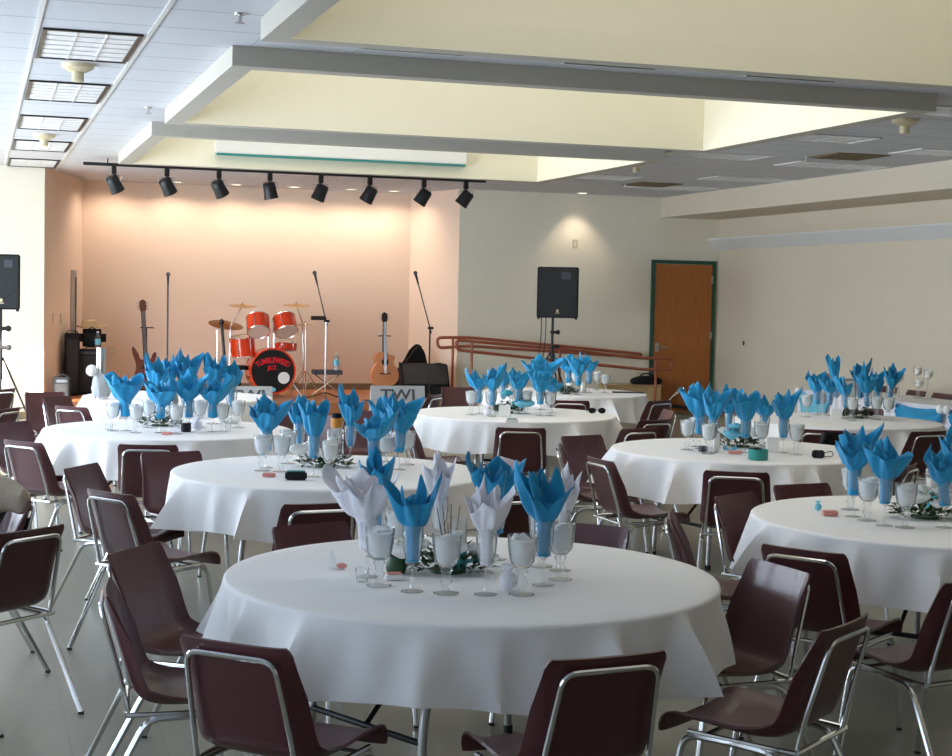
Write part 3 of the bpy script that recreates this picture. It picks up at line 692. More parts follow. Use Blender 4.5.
for sd, tp_ in enumerate([[(20, .92, 1.15), (130, 1, .7), (200, .8, 1.1), (285, .68, .9)], [(0, .78, 1.2), (85, 1, .7), (170, .9, 1.0)], [(350, 1, 1.1), (110, .85, .7), (195, .72, 1.2), (270, .6, .9)],
                          [(15, .72, 1.1), (95, .9, .6), (165, 1, 1.15), (270, .65, .9)], [(40, .95, .75), (150, 1, .75), (265, .75, .9)], [(5, .85, 1.25), (100, .95, .8), (185, .82, 1.25), (270, .55, .8)]]):
    NV_.append(napkin_bm(tp_, sd+1))
NMESH = {}
for col in ('blue', 'wnap'):
    for i, b_ in enumerate(NV_):
        me = bpy.data.meshes.new('napkin'); bmesh.ops.recalc_face_normals(b_, faces=b_.faces); b_.to_mesh(me); me.materials.append(K[col])
        for p in me.polygons: p.use_smooth = True
        NMESH[(col, i)] = me
LAB = {}     # (table, kind) -> list of (px order, obj)
def projx(p):
    X = p.x*math.cos(TH)-p.y*math.sin(TH); Y = depth(p); return X/Y
def reg(tab, kind, o, order=None): LAB.setdefault((tab, kind), []).append((projx(o.location), o))
def goblet_at(tab, x, y):
    p = P(x, y, TZ); c_ = TC[tab]; d_ = Vector((p.x-c_.x, p.y-c_.y, 0))
    if d_.length > .8: d_ *= .8/d_.length; p = Vector((c_.x+d_.x, c_.y+d_.y, TZ))
    o = place(gob, (p.x, p.y, TZ+.001), random.uniform(0, 6), 'x', 'goblets on the %s' % TS[tab], (1.18, 1.18, 1.04)); reg(tab, 'goblet', o)
def napkin_at(tab, x, top, wpx, col='blue', base=None, off=0, mesh=None, var=None, rz=0, flute=True):
    if base: p = P(base[0], base[1], TZ)
    else:
        dep = depth(TC[tab])+off; q = SD(x, top, dep); p = Vector((q.x, q.y, TZ))
    dep = depth(p); h = SD(x, top, dep).z-TZ
    off_px = (SD(x, top, dep)-p); off_px.z = 0
    napH = h-.105; sz = napH/.33; sz = max(.6, sz)
    lift = 1.0
    if sz > 1.25: lift = h/.43; napH = h-.105*lift; sz = napH/.33
    wid = wpx*dep/FPX; sxy = max(.55, wid/.165)
    v = random.randrange(6) if var is None else var
    me = mesh or NMESH[(col, v)]
    o = bpy.data.objects.new('napkin', me); COL.objects.link(o)
    o.location = (p.x, p.y, TZ+.095*lift); o.rotation_euler = (0, 0, -TH+rz); o.scale = (min(sxy, 1.5), min(sxy, 1.5), sz)
    if off_px.length > .012:   # lean towards where its top shows
        ax = Vector((-off_px.y, off_px.x, 0)).normalized(); o.rotation_euler = (Matrix.Rotation(min(.25, off_px.length/h), 3, ax) @ Matrix.Rotation(-TH+rz, 3, 'Z')).to_euler()
    tag(o, 'x', 'napkin', 'napkins on the %s' % TS[tab]); reg(tab, 'nap_'+col, o)
    if flute:
        g = place(flu, (p.x, p.y, TZ+.001), 0, 'x', 'flutes on the %s' % TS[tab], (1.12*lift, 1.12*lift, lift)); reg(tab, 'flute', g); g['category'] = 'flute'
# front table napkins with their own shapes
def own(tips, seed, W=.086, inner=True, extra=None, col='blue'):
    b_ = napkin_bm(tips, seed, W, inner, extra); bmesh.ops.recalc_face_normals(b_, faces=b_.faces); me = bpy.data.meshes.new('napkin'); b_.to_mesh(me); b_.free(); me.materials.append(K[col])
    for p in me.polygons: p.use_smooth = True
    return me
napkin_at('A', 361, 461, 55, 'wnap', (367, 577), mesh=own([(25, .84, 1.15), (95, .9, .9), (165, 1.0, 1.2), (240, .72, .9), (300, .8, .8)], 11, col='wnap'))
napkin_at('A', 416, 468, 41, 'blue', (412, 592), mesh=own([(10, 1.0, 1.1), (95, .7, .6), (172, .93, 1.15), (270, .62, .7)], 12))
napkin_at('A', 485, 473, 43, 'wnap', (485.5, 595), mesh=own([(15, .88, 1.0), (70, .85, .9), (110, 1.0, .35), (185, .75, 1.1), (255, .7, .9)], 13, col='wnap'))
napkin_at('A', 548, 459, 46, 'blue', (543, 585.5), mesh=own([(0, .72, 1.2), (50, .93, .7), (100, .9, .5), (172, 1.0, 1.05), (250, .6, .9), (310, .66, 1.0)], 14))
napkin_at('A', 570, 462, 26, 'wnap', (560, 571), mesh=own([(20, .9, 1.0), (90, 1, .6), (180, .8, 1.0), (270, .7, .8)], 15, col='wnap'))
napkin_at('A', 492, 449, 46, 'blue', (496, 560), mesh=own([(15, .88, 1.2), (80, .9, .9), (165, 1.0, 1.1), (230, .8, .8), (300, .78, .9)], 16))
napkin_at('A', 438, 449, 26, 'wnap', (438, 556), mesh=own([(20, .9, 1.0), (100, 1, .6), (190, .85, 1.0), (270, .75, .8)], 17, col='wnap'))
napkin_at('A', 374, 446, 30, 'blue', (377, 557), mesh=own([(10, .9, 1.0), (90, 1, .6), (170, .85, 1.0), (270, .75, .8)], 18))
for p in ((379, 586), (446, 594), (521.5, 595), (560, 580), (541, 567), (398, 563)): goblet_at('A', *p)
NP = {
 'B': [(268, 393, 31, (266, 468)), (298, 392, 18, (299, 461)), (317, 396, 27, (313, 477)), (350, 381, 22, (350, 464)), (375, 409, 33, (373, 473)), (383, 394, 22, (386, 462)), (405, 391, 31, (399, 470))],
 'F': [(124, 371, 34, (126, 431)), (156, 350, 20, (156, 426)), (169, 349, 18, (168, 424)), (164, 378, 27, (160, 433)), (188, 347, 22, (186, 424)), (186, 366, 25, (189, 432)), (214, 352, 21, (213, 424)), (233, 354, 19, (231, 424)), (216, 373, 28, (212, 432))],
 'E': [(477, 366, 18, (479, 414)), (492, 361, 19, (492, 417)), (502, 364, 14, (503, 410)), (519, 366, 19, (518, 414)), (540, 351, 36, (541, 410)), (541, 369, 20, (540, 416)), (552, 374, 18, (552, 413))],
 'G': [(568, 352, 18, (568, 392)), (579, 354, 20, (578, 395)), (590, 351, 15, (589, 393))],
 'C': [(697, 381, 27, (700, 449)), (716, 383, 22, (712, 453)), (729, 381, 16, (729, 446)), (747, 388, 26, (745, 453)), (765, 390, 18, (764, 447)), (786, 384, 24, (783, 453))],
 'D': [(858, 419, 38, (853, 517)), (889, 436, 33, (884, 526)), (941, 443, 32, (944, 528)), (956, 422, 26, (955, 512))],
 'H': [(815, 369, 18, (817, 415)), (830, 371, 17, (829, 416)), (832, 353, 12, (836, 411)), (845, 374, 15, (845, 419)), (858, 357, 17, (860, 411)), (865, 369, 15, (867, 418)), (877, 367, 13, (877, 417)), (896, 360, 13, (889, 412))],
}
for tb, L in NP.items():
    for i, (x, tp_, w_, b_) in enumerate(L): napkin_at(tb, x, tp_, w_*1.05, 'blue', b_, var=(i*5+ord(tb)) % 6, rz=random.uniform(-.35, .35))
GP = {'B': [(262, 471), (281, 472), (288, 464), (330, 478), (386, 469), (407, 465)], 'F': [(113, 431), (136, 433), (149, 428), (176, 434), (200, 428), (222, 432), (238, 428)],
      'E': [(471, 415), (491, 415.5), (526, 414), (550, 416), (512, 409)], 'G': [(605, 393), (575, 390), (597, 390)], 'C': [(687, 450), (696, 447), (708, 454), (761, 452), (796, 455)],
      'D': [(867, 521), (905, 528), (850, 510)], 'H': [(806, 417), (820, 413), (852, 421), (876, 420), (888, 421)]}
for tb, L in GP.items():
    for p in L: goblet_at(tb, *p)
ORD = ['first', 'second', 'third', 'fourth', 'fifth', 'sixth', 'seventh', 'eighth', 'ninth', 'tenth']
for (tb, kd), L in LAB.items():
    L.sort(key=lambda t: t[0]); n_ = len(L)
    for i, (x, o) in enumerate(L):
        what = {'goblet': 'clear water goblet full of ice', 'flute': 'clear flute holding a napkin', 'nap_blue': 'blue napkin fanned in a flute', 'nap_wnap': 'white napkin fanned in a flute'}[kd]
        pos = 'leftmost' if i == 0 else ('rightmost' if i == n_-1 else ORD[i]+' from the left')
        o['label'] = '%s, %s on the %s' % (what, pos, TS[tb])
# ------------------------------------------------------------------ centrepieces and favours
def leaf(bm, p, d_, L, W_):
    d_ = d_.normalized(); s_ = d_.cross(Vector((0, 0, 1)));
    if s_.length < .1: s_ = Vector((1, 0, 0))
    s_.normalize(); u = s_.cross(d_)
    pts = [p, p+d_*L*.4+s_*W_+u*L*.1, p+d_*L*.95-u*L*.05, p+d_*L*.4-s_*W_+u*L*.1]; m_ = p+d_*L*.45+u*L*.02
    v = [bm.verts.new(q) for q in pts]; c_ = bm.verts.new(m_)
    for i in range(4): bm.faces.new((v[i], v[(i+1) % 4], c_))
def rose_bm(R, seed=0):
    rnd = random.Random(seed); bm = NB()
    for k in range(11):
        f = k/10; a = k*2.4; rr = R*(.25+.75*f); wd = 1.5-.3*f
        def fn(u, v): 
            th = a+(u-.5)*2*wd; b = math.sin(v*PI*.62); r = rr*(.25+.75*b)*(1+.12*(1-abs(2*u-1))); z = R*(1.0-.35*f)*(v*1.25-.25)*(1-.35*abs(2*u-1)**2)+R*.2
            return Vector((r*math.cos(th), r*math.sin(th), max(z, 0)))
        grid(bm, fn, 6, 5)
    return bm
rose_me = None
def centrepiece(tab, px, py, w, label, roses, extra=()):
    p = P(px, py, TZ); rnd = random.Random(px)
    t = thing('flower_centrepiece', label, 'centrepiece', (p.x, p.y, TZ+.002), -TH, 'flower centrepieces')
    bm = NB(); lathe(bm, [(0, 0), (w*.34, 0), (w*.34, .012), (0, .014)], 20); link('tray', bm, K['leaf'], t, True)
    bm = NB()
    for k in range(int(240)):
        a = rnd.uniform(0, 6.28); r = w*math.sqrt(rnd.random())*.85; q = Vector((r*math.cos(a), r*.55*math.sin(a), rnd.uniform(.015, .10)*(1.25-r/w)))
        d_ = Vector((math.cos(a)+rnd.uniform(-.7, .7), math.sin(a)+rnd.uniform(-.7, .7), rnd.uniform(-.1, .9))); leaf(bm, q, d_, rnd.uniform(.03, .055), rnd.uniform(.009, .016))
    link('greenery', bm, K['leaf'], t)
    for (dx, dy, dz_, R, m_) in roses:
        o = link('rose' if m_ != 'lturq' else 'turquoise_flower', rose_bm(R*1.3, int(dx*1000)), K[m_], t, True, loc=(dx, dy-.035, dz_+.03))
    return t
W_ = 'rose'
centrepiece('A', 448, 572, .2, 'white roses and dark greenery in the middle of the front table', [(-.17, -.05, .03, .045, W_), (.03, -.06, .05, .035, W_), (-.12, -.01, .05, .04, W_), (.1, .02, .04, .03, W_), (-.02, .05, .05, .035, W_), (.16, -.04, .02, .025, W_)])
centrepiece('B', 325, 467, .18, 'pale flowers and greens in the middle of the second table', [(-.15, -.03, .04, .05, W_), (-.05, -.06, .03, .045, W_), (.02, -.05, .02, .04, W_), (-.1, .03, .06, .04, W_)])
centrepiece('F', 160, 426, .19, 'dark green wreath in the middle of the left table', [(-.1, -.03, .04, .03, W_), (.05, -.05, .04, .025, W_)])
centrepiece('E', 507, 413, .17, 'greens and turquoise flowers on the middle table', [(.13, -.05, .02, .055, 'lturq'), (.19, -.04, .03, .045, 'lturq'), (0, 0, .12, .04, 'turq')])
centrepiece('C', 740, 447, .2, 'greens with white and light blue blooms beside the teal tin', [(-.08, -.08, .03, .05, 'lturq'), (-.05, -.05, .09, .04, 'lturq'), (-.12, .02, .06, .035, W_), (.05, -.04, .06, .045, W_), (.12, 0, .05, .035, W_), (-.02, .03, .08, .04, W_)])
centrepiece('D', 925, 518, .2, 'white roses in dense greenery on the right edge table', [(-.06, -.05, .05, .045, W_), (.03, -.06, .03, .03, W_), (-.02, .02, .09, .03, W_), (.06, -.02, .08, .035, W_), (.12, -.05, .04, .035, W_)])
centrepiece('G', 566, 394, .15, 'small dark greens on the far centre table', [(.03, 0, .05, .03, W_)])
centrepiece('H', 858, 418, .17, 'low dark greens on the far right table', [(.02, 0, .03, .025, W_)])
def cylinder_candle(tab, px, py, r, h, label, wrap='glass', band=None, z0=0):
    p = P(px, py, TZ+z0); t = thing('candle_holder', label, 'candle', (p.x, p.y, TZ+.002+z0), 0)
    bm = NB(); lathe(bm, [(0, 0), (r, 0), (r, h), (r*.93, h), (r*.93, .006), (0, .006)], 20); link('glass_cup', bm, K[wrap], t, True)
    bm = NB(); lathe(bm, [(0, .007), (r*.8, .007), (r*.8, h*.75), (0, h*.74)], 16); link('candle', bm, K['candle'], t, True)
    if band: bm = NB(); lathe(bm, [(r*1.02, h*.05), (r*1.12, h*.12), (r*1.12, h*.4), (r*1.02, h*.45)], 18); link('ribbon', bm, K[band], t, True)
    return t
cylinder_candle('A', 458, 571, .03, .2, 'white candle in clear glass with a turquoise band, front table', band='turq')
cylinder_candle('D', 932, 510, .038, .21, 'clear glass candle cylinder with a turquoise band, right edge table', band='turq')
cylinder_candle('B', 332, 462, .035, .2, 'clear glass candle cylinder among flowers of the second table')
cylinder_candle('G', 583, 393, .035, .14, 'white candle on the far centre table')
cylinder_candle('E', 515, 409, .03, .16, 'white candle with turquoise top on the middle table', band='turq')
# black twigs on the front table
p = P(450, 570, TZ); t = thing('twig_bundle', 'thin black twigs standing in the front table centrepiece', 'twigs', (p.x, p.y, TZ+.002), -TH)
bm = NB(); sphere(bm, .022, (0, 0, .02), (1, 1, .8)); link('base', bm, K['turq'], t, True)
for dx, h in ((-.045, .235), (-.028, .25), (.0, .25), (.028, .245), (.05, .16), (-.01, .18)):
    bm = NB(); tube(bm, [(dx*.3, 0, .03), (dx*.8, .005, h*.6), (dx*1.2, 0, h)], [.0028, .0025, .0012], 5); link('twig', bm, K['fret'], t, True)
# butterfly-like turquoise bows
def bow(px, py, s_, m_, label, z0=.0):
    p = P(px, py, TZ+z0); t = thing('ribbon_bow', label, 'bow', (p.x, p.y, TZ+.002+z0), -TH)
    for q in (-1, 1):
        bm = NB()
        def fn(u, v): return Vector((q*s_*u*(1+.1*math.sin(6*v)), .25*s_*math.sin(u*PI)*math.cos(v*3), s_*(.12+(.15+.85*u)*(v-.1)*.9+.25*u)))
        grid(bm, fn, 7, 6); thicken(bm, .001); link('loop', bm, K[m_], t, True)
    bm = NB(); sphere(bm, s_*.18, (0, 0, s_*.3)); link('knot', bm, K[m_], t, True)
bow(466, 566, .055, 'turq', 'turquoise ribbon bow in the front table centrepiece'); bow(730, 452, .045, 'lturq', 'light blue ribbon bow on the right centre table')
# small favours
def favour_heart(tab, px, py, s_, label, m_='wnap'):
    p = P(px, py, TZ); t = thing('tulle_favour', label, 'favour', (p.x, p.y, TZ+.002), -TH)
    bm = NB(); sphere(bm, s_, (0, 0, s_), (1, .8, 1.0), 14, 10)
    for v in bm.verts: v.co.z = max(0, v.co.z); a = math.atan2(v.co.y, v.co.x); v.co.x *= 1+.1*math.sin(5*a+v.co.z*60)
    link('bag', bm, K[m_], t, True)
    bm = NB(); lathe(bm, [(.2*s_, 1.85*s_), (.3*s_, 2.1*s_), (.85*s_, 2.7*s_), (.8*s_, 2.7*s_), (.2*s_, 2.1*s_)], 18, wob=lambda a, z: .25*math.sin(4*a)); link('ruffle', bm, K[m_], t, True)
favour_heart('A', 508, 590, .033, 'white tulle favour bag beside the goblets, front table'); favour_heart('F', 197, 431, .04, 'white tulle favour bag on the left table')
favour_heart('E', 487, 416, .032, 'white tulle favour bag on the middle table'); favour_heart('D', 818, 511, .018, 'tiny pale glass favour on the right edge table', 'lturq')
def boxy(name, cat, px, py, w, d_, h, m_, label, rz=0, lid=None, bev=.003):
    p = P(px, py, TZ); t = thing(name, label, cat, (p.x, p.y, TZ+.002), -TH+rz)
    bm = NB(); box(bm, -w/2, w/2, -d_/2, d_/2, 0, h, bev); link('body', bm, K[m_], t, True)
    if lid: bm = NB(); box(bm, -w/2*.8, w/2*.8, -d_/2*.8, d_/2*.8, h+.0005, h+.006, .001); link('top', bm, K[lid], t, True)
boxy('candy_packet', 'candy', 394, 580, .065, .035, .02, 'paper', 'small wrapped candy with pink stripes beside the goblet, front table', .3, 'pink')
boxy('candy_packet', 'candy', 269, 477, .07, .04, .02, 'pink', 'pink candy packet on the second table'); boxy('candy_packet', 'candy', 830, 516, .07, .05, .025, 'pink', 'pink and green candy on paper, right edge table')
boxy('candy_packet', 'candy', 167, 435, .07, .04, .02, 'pink', 'pink candy packet at the front of the left table'); boxy('candy_packet', 'candy', 735, 454, .09, .05, .02, 'pink', 'pink candy packet left of the teal tin')
boxy('camera', 'camera', 296, 480, .12, .06, .045, 'black', 'dark green black compact camera on the second table', .1, 'teal', .008)
boxy('gift_box', 'box', 512, 423, .1, .05, .03, 'paper', 'tiny white box with green top at the near rim, middle table', .0, 'teal')
boxy('phone', 'phone', 703, 452, .05, .06, .04, 'ink', 'small grey device beside the goblets, right centre table', .2)
boxy('place_card', 'card', 504.5, 417, .1, .02, .1, 'paper', 'square white menu card standing on the middle table'); boxy('place_card', 'card', 836, 420, .1, .02, .1, 'paper', 'square white menu card standing on the far right table')
boxy('place_card', 'card', 772, 452, .075, .07, .1, 'paper', 'white square votive box right of the teal tin'); boxy('place_card', 'card', 716, 452, .05, .02, .13, 'paper', 'white card leaning left of the light blue bow', .6)
boxy('serving_tray', 'tray', 628, 393, .35, .12, .012, 'ink', 'flat grey tray on the far centre table', 0)
# folded white place card on the front table
p = P(337, 569, TZ); t = thing('folded_card', 'small folded white paper with wrapped mint, left on the front table', 'card', (p.x, p.y, TZ+.002), -TH)
bm = NB(); prism(bm, [(-.03, 0), (-.028, .065), (-.014, .075), (-.002, .015), (.03, .005), (.03, 0)], -.004, .004, Matrix.Rotation(PI/2, 4, 'X')); link('card', bm, K['paper'], t)
bm = NB(); sphere(bm, .013, (.018, -.01, .013), (1.6, 1, .8)); link('mint', bm, K['pink'], t, True)
p = P(362, 582, TZ); bm = NB(); lathe(bm, [(0, 0), (.02, 0), (.026, .05), (.024, .05), (.018, .003), (0, .003)], 16); t = link('votive_glass', bm, K['glass'], None, True, loc=(p.x, p.y, TZ+.002)); tag(t, 'tiny clear votive glass left of the goblets, front table', 'glass')
# teal tin, jar, roll
p = P(758, 460, TZ); t = thing('round_tin', 'round teal tin with dark contents on the right centre table', 'tin', (p.x, p.y, TZ+.002)); bm = NB(); lathe(bm, [(0, 0), (.062, 0), (.065, .004), (.065, .07), (.06, .07), (.06, .05), (0, .05)], 26); link('body', bm, K['teal'], t, True)
bm = NB(); sphere(bm, .03, (-.01, 0, .063), (1.3, 1, .6)); link('contents', bm, K['black'], t, True)
p = P(401, 588, TZ); 
p = P(397, 581, TZ); t = thing('small_jar', 'dark green jar with a black lid behind the candy, front table', 'jar', (P(396, 573, TZ).x, P(396, 573, TZ).y, TZ+.002)); bm = NB(); lathe(bm, [(0, 0), (.035, 0), (.04, .02), (.028, .06), (0, .06)], 18); link('body', bm, K['leaf'], t, True)
bm = NB(); lathe(bm, [(0, .0605), (.024, .0605), (.024, .075), (0, .076)], 14); link('lid', bm, K['black'], t, True)
p = P(186, 432, TZ); t = thing('small_jar', 'round black jar with a white label on the left table', 'jar', (p.x, p.y, TZ+.002)); bm = NB(); lathe(bm, [(0, 0), (.035, 0), (.038, .03), (.035, .065), (0, .066)], 18); link('body', bm, K['black'], t, True)
bm = NB(); lathe(bm, [(0, .067), (.03, .067), (.03, .075), (0, .075)], 14); link('lid', bm, K['paper'], t, True)
p = P(230, 423, TZ); t = thing('paper_roll', 'white rolled paper lying on the left table', 'paper roll', (p.x, p.y, TZ+.03)); bm = NB(); tube(bm, [RIGHT*-.07, RIGHT*.07], .028, 16); link('roll', bm, K['paper'], t, True)
p = P(228, 431, TZ); t = thing('votive_glass', 'small glass at the right of the left table', 'glass', (p.x, p.y, TZ+.002)); bm = NB(); lathe(bm, [(0, 0), (.02, 0), (.026, .06), (.024, .06), (.018, .003), (0, .003)], 16); link('cup', bm, K['glass'], t, True)
p = P(109, 430, TZ); t = thing('votive_glass', 'small clear glass at the left of the left table', 'glass', (p.x, p.y, TZ+.002)); bm = NB(); lathe(bm, [(0, 0), (.026, 0), (.03, .05), (.028, .05), (.022, .003), (0, .003)], 16); link('cup', bm, K['glass'], t, True)
p = P(171, 418, TZ); t = thing('striped_vase', 'silver ribbed vase behind the napkins of the left table', 'vase', (p.x, p.y, TZ+.002)); bm = NB(); lathe(bm, [(0, 0), (.03, 0), (.045, .06), (.06, .14), (.05, .2), (.045, .2), (.04, .14), (0, .02)], 24, wob=lambda a, z: .05*math.sin(12*a)); link('body', bm, K['steel'], t, True)
# amber jar with colourful lid behind the second table
p = P(336, 462, TZ); t = thing('gift_jar', 'amber topped jar with black lid behind the second table napkins', 'jar', (p.x, p.y, TZ+.002), 0)
bm = NB(); lathe(bm, [(0, 0), (.045, 0), (.045, .2), (.03, .21), (0, .21)], 18); link('body', bm, K['glass'], t, True)
bm = NB(); lathe(bm, [(0, .211), (.036, .211), (.036, .27), (0, .271)], 16); link('cap', bm, K['amber'], t, True)
bm = NB(); lathe(bm, [(0, .272), (.03, .272), (.03, .30), (0, .301)], 16); link('lid', bm, K['black'], t, True)
for k in range(5):
    bm = NB(); tube(bm, [(-.02+.01*k, .0, .01), (-.028+.014*k, .01, .19)], .003, 6); link('fork', bm, K['steel'], t, True)
# sunglasses
p = P(597, 414, TZ); t = thing('sunglasses', 'dark sunglasses lying near the right rim of the middle table', 'sunglasses', (p.x, p.y, TZ+.003), -TH+.15)
for q in (-1, 1):
    bm = NB(); sphere(bm, .036, (q*.045, 0, .028), (1, .25, .75), 14, 8); link('lens', bm, K['black'], t, True)
    bm = NB(); tube(bm, [(q*.078, 0, .03), (q*.075, .1, .02), (q*.06, .14, .006)], .003, 6); link('temple', bm, K['blackmetal'], t, True)
bm = NB(); tube(bm, [(-.012, 0, .032), (0, 0, .036), (.012, 0, .032)], .003, 6); link('bridge', bm, K['blackmetal'], t, True)
# black camera with strap on table C
p = P(818, 458, TZ); t = thing('camera', 'small black camera with a strap near the right rim, right centre table', 'camera', (p.x, p.y, TZ+.002), -TH)
bm = NB(); box(bm, -.04, .04, -.025, .025, 0, .05, .008); link('body', bm, K['black'], t, True)
bm = NB(); lathe(bm, [(0, 0), (.02, 0), (.02, .03), (0, .03)], 14, mtx=Matrix.Translation((0, -.025, .025)) @ Matrix.Rotation(PI/2, 4, 'X')); link('lens', bm, K['blackmetal'], t, True)
bm = NB(); tube(bm, fillet([(.04, 0, .03), (.09, .0, .05), (.11, .02, .01), (.06, .04, .004), (.03, .03, .004)], .02), .003, 6); link('strap', bm, K['rubber'], t, True)
# silver photo frame on table H
p = P(850, 409, TZ); t = thing('photo_frame', 'silver picture frame propped up among napkins of the far right table', 'picture frame', (p.x, p.y, TZ+.002), -TH+.2)
bm = NB(); m4 = Matrix.Rotation(-.15, 4, 'X')
box(bm, -.07, .07, -.008, .008, 0.01, .3, .003, m4); link('frame', bm, K['steel'], t, True)
bm = NB(); box(bm, -.052, .052, -.0105, -.0085, .03, .28, 0, m4); link('picture', bm, K['paper'], t)
bm = NB(); tube(bm, [(0, .03, .2), (0, .1, .003)], .005); link('prop', bm, K['steel'], t)
# jacket over the chair at table H
o_, h_ = CO[15]
t = thing('jacket', 'black jacket hung over a chair at the far right table', 'jacket', o_.location, h_-PI/2)
bm = NB()
def jf(u, v):
    s_ = v*1.1-.35; x = .02+u*.24+.01*math.sin(9*v)
    if s_ < 0: return Vector((x, -.262-.03*math.sin(4*u), .812+s_*.9))
    return Vector((x, -.33-.035*s_-.012*math.sin(11*u), .815-s_*.48))
grid(bm, jf, 10, 12); thicken(bm, .012); link('body', bm, K['black'], t, True)
bm = NB(); tube(bm, [(.03, -.35, .78), (-.03, -.37, .62), (-.02, -.38, .5)], [.035, .032, .028], 10); link('sleeve', bm, K['black'], t, True)
# beige coat and black bag over a chair at the left edge
o_, h_ = CO[42]
cl = P(0, 500, .8)
t = thing('coat', 'beige coat bundled over a chair back at the left edge', 'coat', (P(4, 495, .82).x, P(4, 495, .82).y, 0), -TH)
def blob(pts, rad, nz, seed):
    bm = NB(); tube(bm, pts, rad, 18); rnd = random.Random(seed)
    bmesh.ops.subdivide_edges(bm, edges=bm.edges[:], cuts=1, use_grid_fill=True)
    for v in bm.verts: v.co += Vector((math.sin(v.co.z*40+seed), math.sin(v.co.x*47), math.sin(v.co.y*43+v.co.x*30)))*nz
    return bm
link('body', blob([(-.28, 0, .66), (-.15, 0, .78), (-.02, 0, .83), (.07, 0, .80), (.1, 0, .74)], [.07, .1, .09, .07, .035], .008, 1), K['beige'], t, True)
link('sleeve', blob([(-.1, -.05, .74), (-.11, -.06, .6), (-.1, -.06, .45), (-.13, -.05, .38)], [.075, .08, .075, .06], .008, 2), K['beige'], t, True)
t = thing('handbag', 'black handbag hanging under the beige coat at the left edge', 'bag', (P(6, 530, .62).x, P(6, 530, .62).y, 0), -TH)
bm = NB(); box(bm, -.12, .1, .03, .13, .42, .7, .03); 
for v in bm.verts: v.co.x *= 1+.15*math.sin(v.co.z*9)
link('body', bm, K['black'], t, True)
bm = NB(); tube(bm, fillet([(-.08, .08, .69), (-.05, .08, .82), (.04, .08, .82), (.07, .08, .69)], .04), .008); link('handle', bm, K['black'], t, True)
# ------------------------------------------------------------------ head table along the right wall
f0, f1 = P(893.5, 398, TZ), P(942.5, 409.5, TZ); hx = (f0.x+f1.x)/2; y0 = 10.5; y1 = P(793, 389, TZ).y
t = thing('head_table', 'long rectangular head table along the right wall', 'table', (hx+.38, (y0+y1)/2, 0))
hl = (y1-y0)/2
bm = NB(); box(bm, -.37, .37, -hl, hl, .715, .75); link('tabletop', bm, K['table'], t)
for sy in (-hl+.3, -hl/3, hl/3, hl-.3):
    for sx in (-.3, .3): bm = NB(); tube(bm, [(sx, sy, .001), (sx, sy, .714)], .016); link('leg', bm, K['steel'], t, True)
bm = NB()
box(bm, -.39, .39, -hl-.01, hl+.01, .752, .76, .002)
cl = thing('head_tablecloth', 'white cloth with a pleated skirt on the head table by the right wall', 'tablecloth', (hx+.38, (y0+y1)/2, 0))
link('cover', bm, K['cloth'], cl)
bm = NB(); per = [(-.39, -hl), (-.39, hl), (.39, hl)]; pts = []
n_ = 500
for i in range(n_+1):
    y = -hl+2*hl*i/n_; pts.append((-.405-.014*math.sin(i*.9)*(1), y))
for i in range(80): pts.append((-.39+.78*i/80, hl+.02+.014*math.sin(i*.9)))
for i in range(len(pts)-1):
    a, b = pts[i], pts[i+1]
    v = [bm.verts.new((a[0], a[1], .757)), bm.verts.new((b[0], b[1], .757)), bm.verts.new((b[0]-.01, b[1], .03)), bm.verts.new((a[0]-.01, a[1], .03))]; bm.faces.new(v)
bmesh.ops.remove_doubles(bm, verts=bm.verts, dist=.0005); link('skirt', bm, K['wnap'], cl, True)
# blue swags
def swag(label, ya, yb, m_, drop=.38):
    t = thing('table_swag', label, 'swag', (hx, (ya+yb)/2, 0), 0, 'blue swags on the head table'); L = abs(yb-ya)/2
    bm = NB()
    def fn(u, v): 
        y = -L+2*L*u; s_ = 1-(2*u-1)**2
        return Vector((-.07-.03*v*s_-.012*math.sin(v*16+u*3), y, .75-.02*v-(drop*v+.03)*s_-.10*v*(1-s_)))
    grid(bm, fn, 24, 16); thicken(bm, .003); link('drape', bm, K[m_], t, True)
    for y in (-L, L):
        bm = NB(); sphere(bm, .05, (-.1, y, .74), (.6, 1, 1)); link('flower_knot', bm, K['rose'], t, True)
yk = SX(948, 408, hx).y
swag('bright blue swag on the head table front near the right edge', yk, yk+.85, 'blue', .42)
swag('blue swag on the head table front cut by the right edge', yk-1.6, yk-.12, 'blue')
ye = y1-.02
swag('light blue swag at the far end of the head table', ye-.75, ye-.1, 'lturq', .5)
for i, (x0, x1, yy) in enumerate(((879, 899, 387), (907, 927, 391), (931, 955, 394))):
    a = P((x0+x1)/2, yy, .86); X_ = hx+.38+.72; q = SX((x0+x1)/2, yy, X_)
    c_ = place(chair, (X_-.28, q.y, 0), PI/2, 'reddish burgundy chair behind the head table, %s of three' % ('left', 'middle', 'right')[i], 'chairs behind the head table'); c_.scale = (1, 1, max(.95, min(1.12, q.z/.80)))
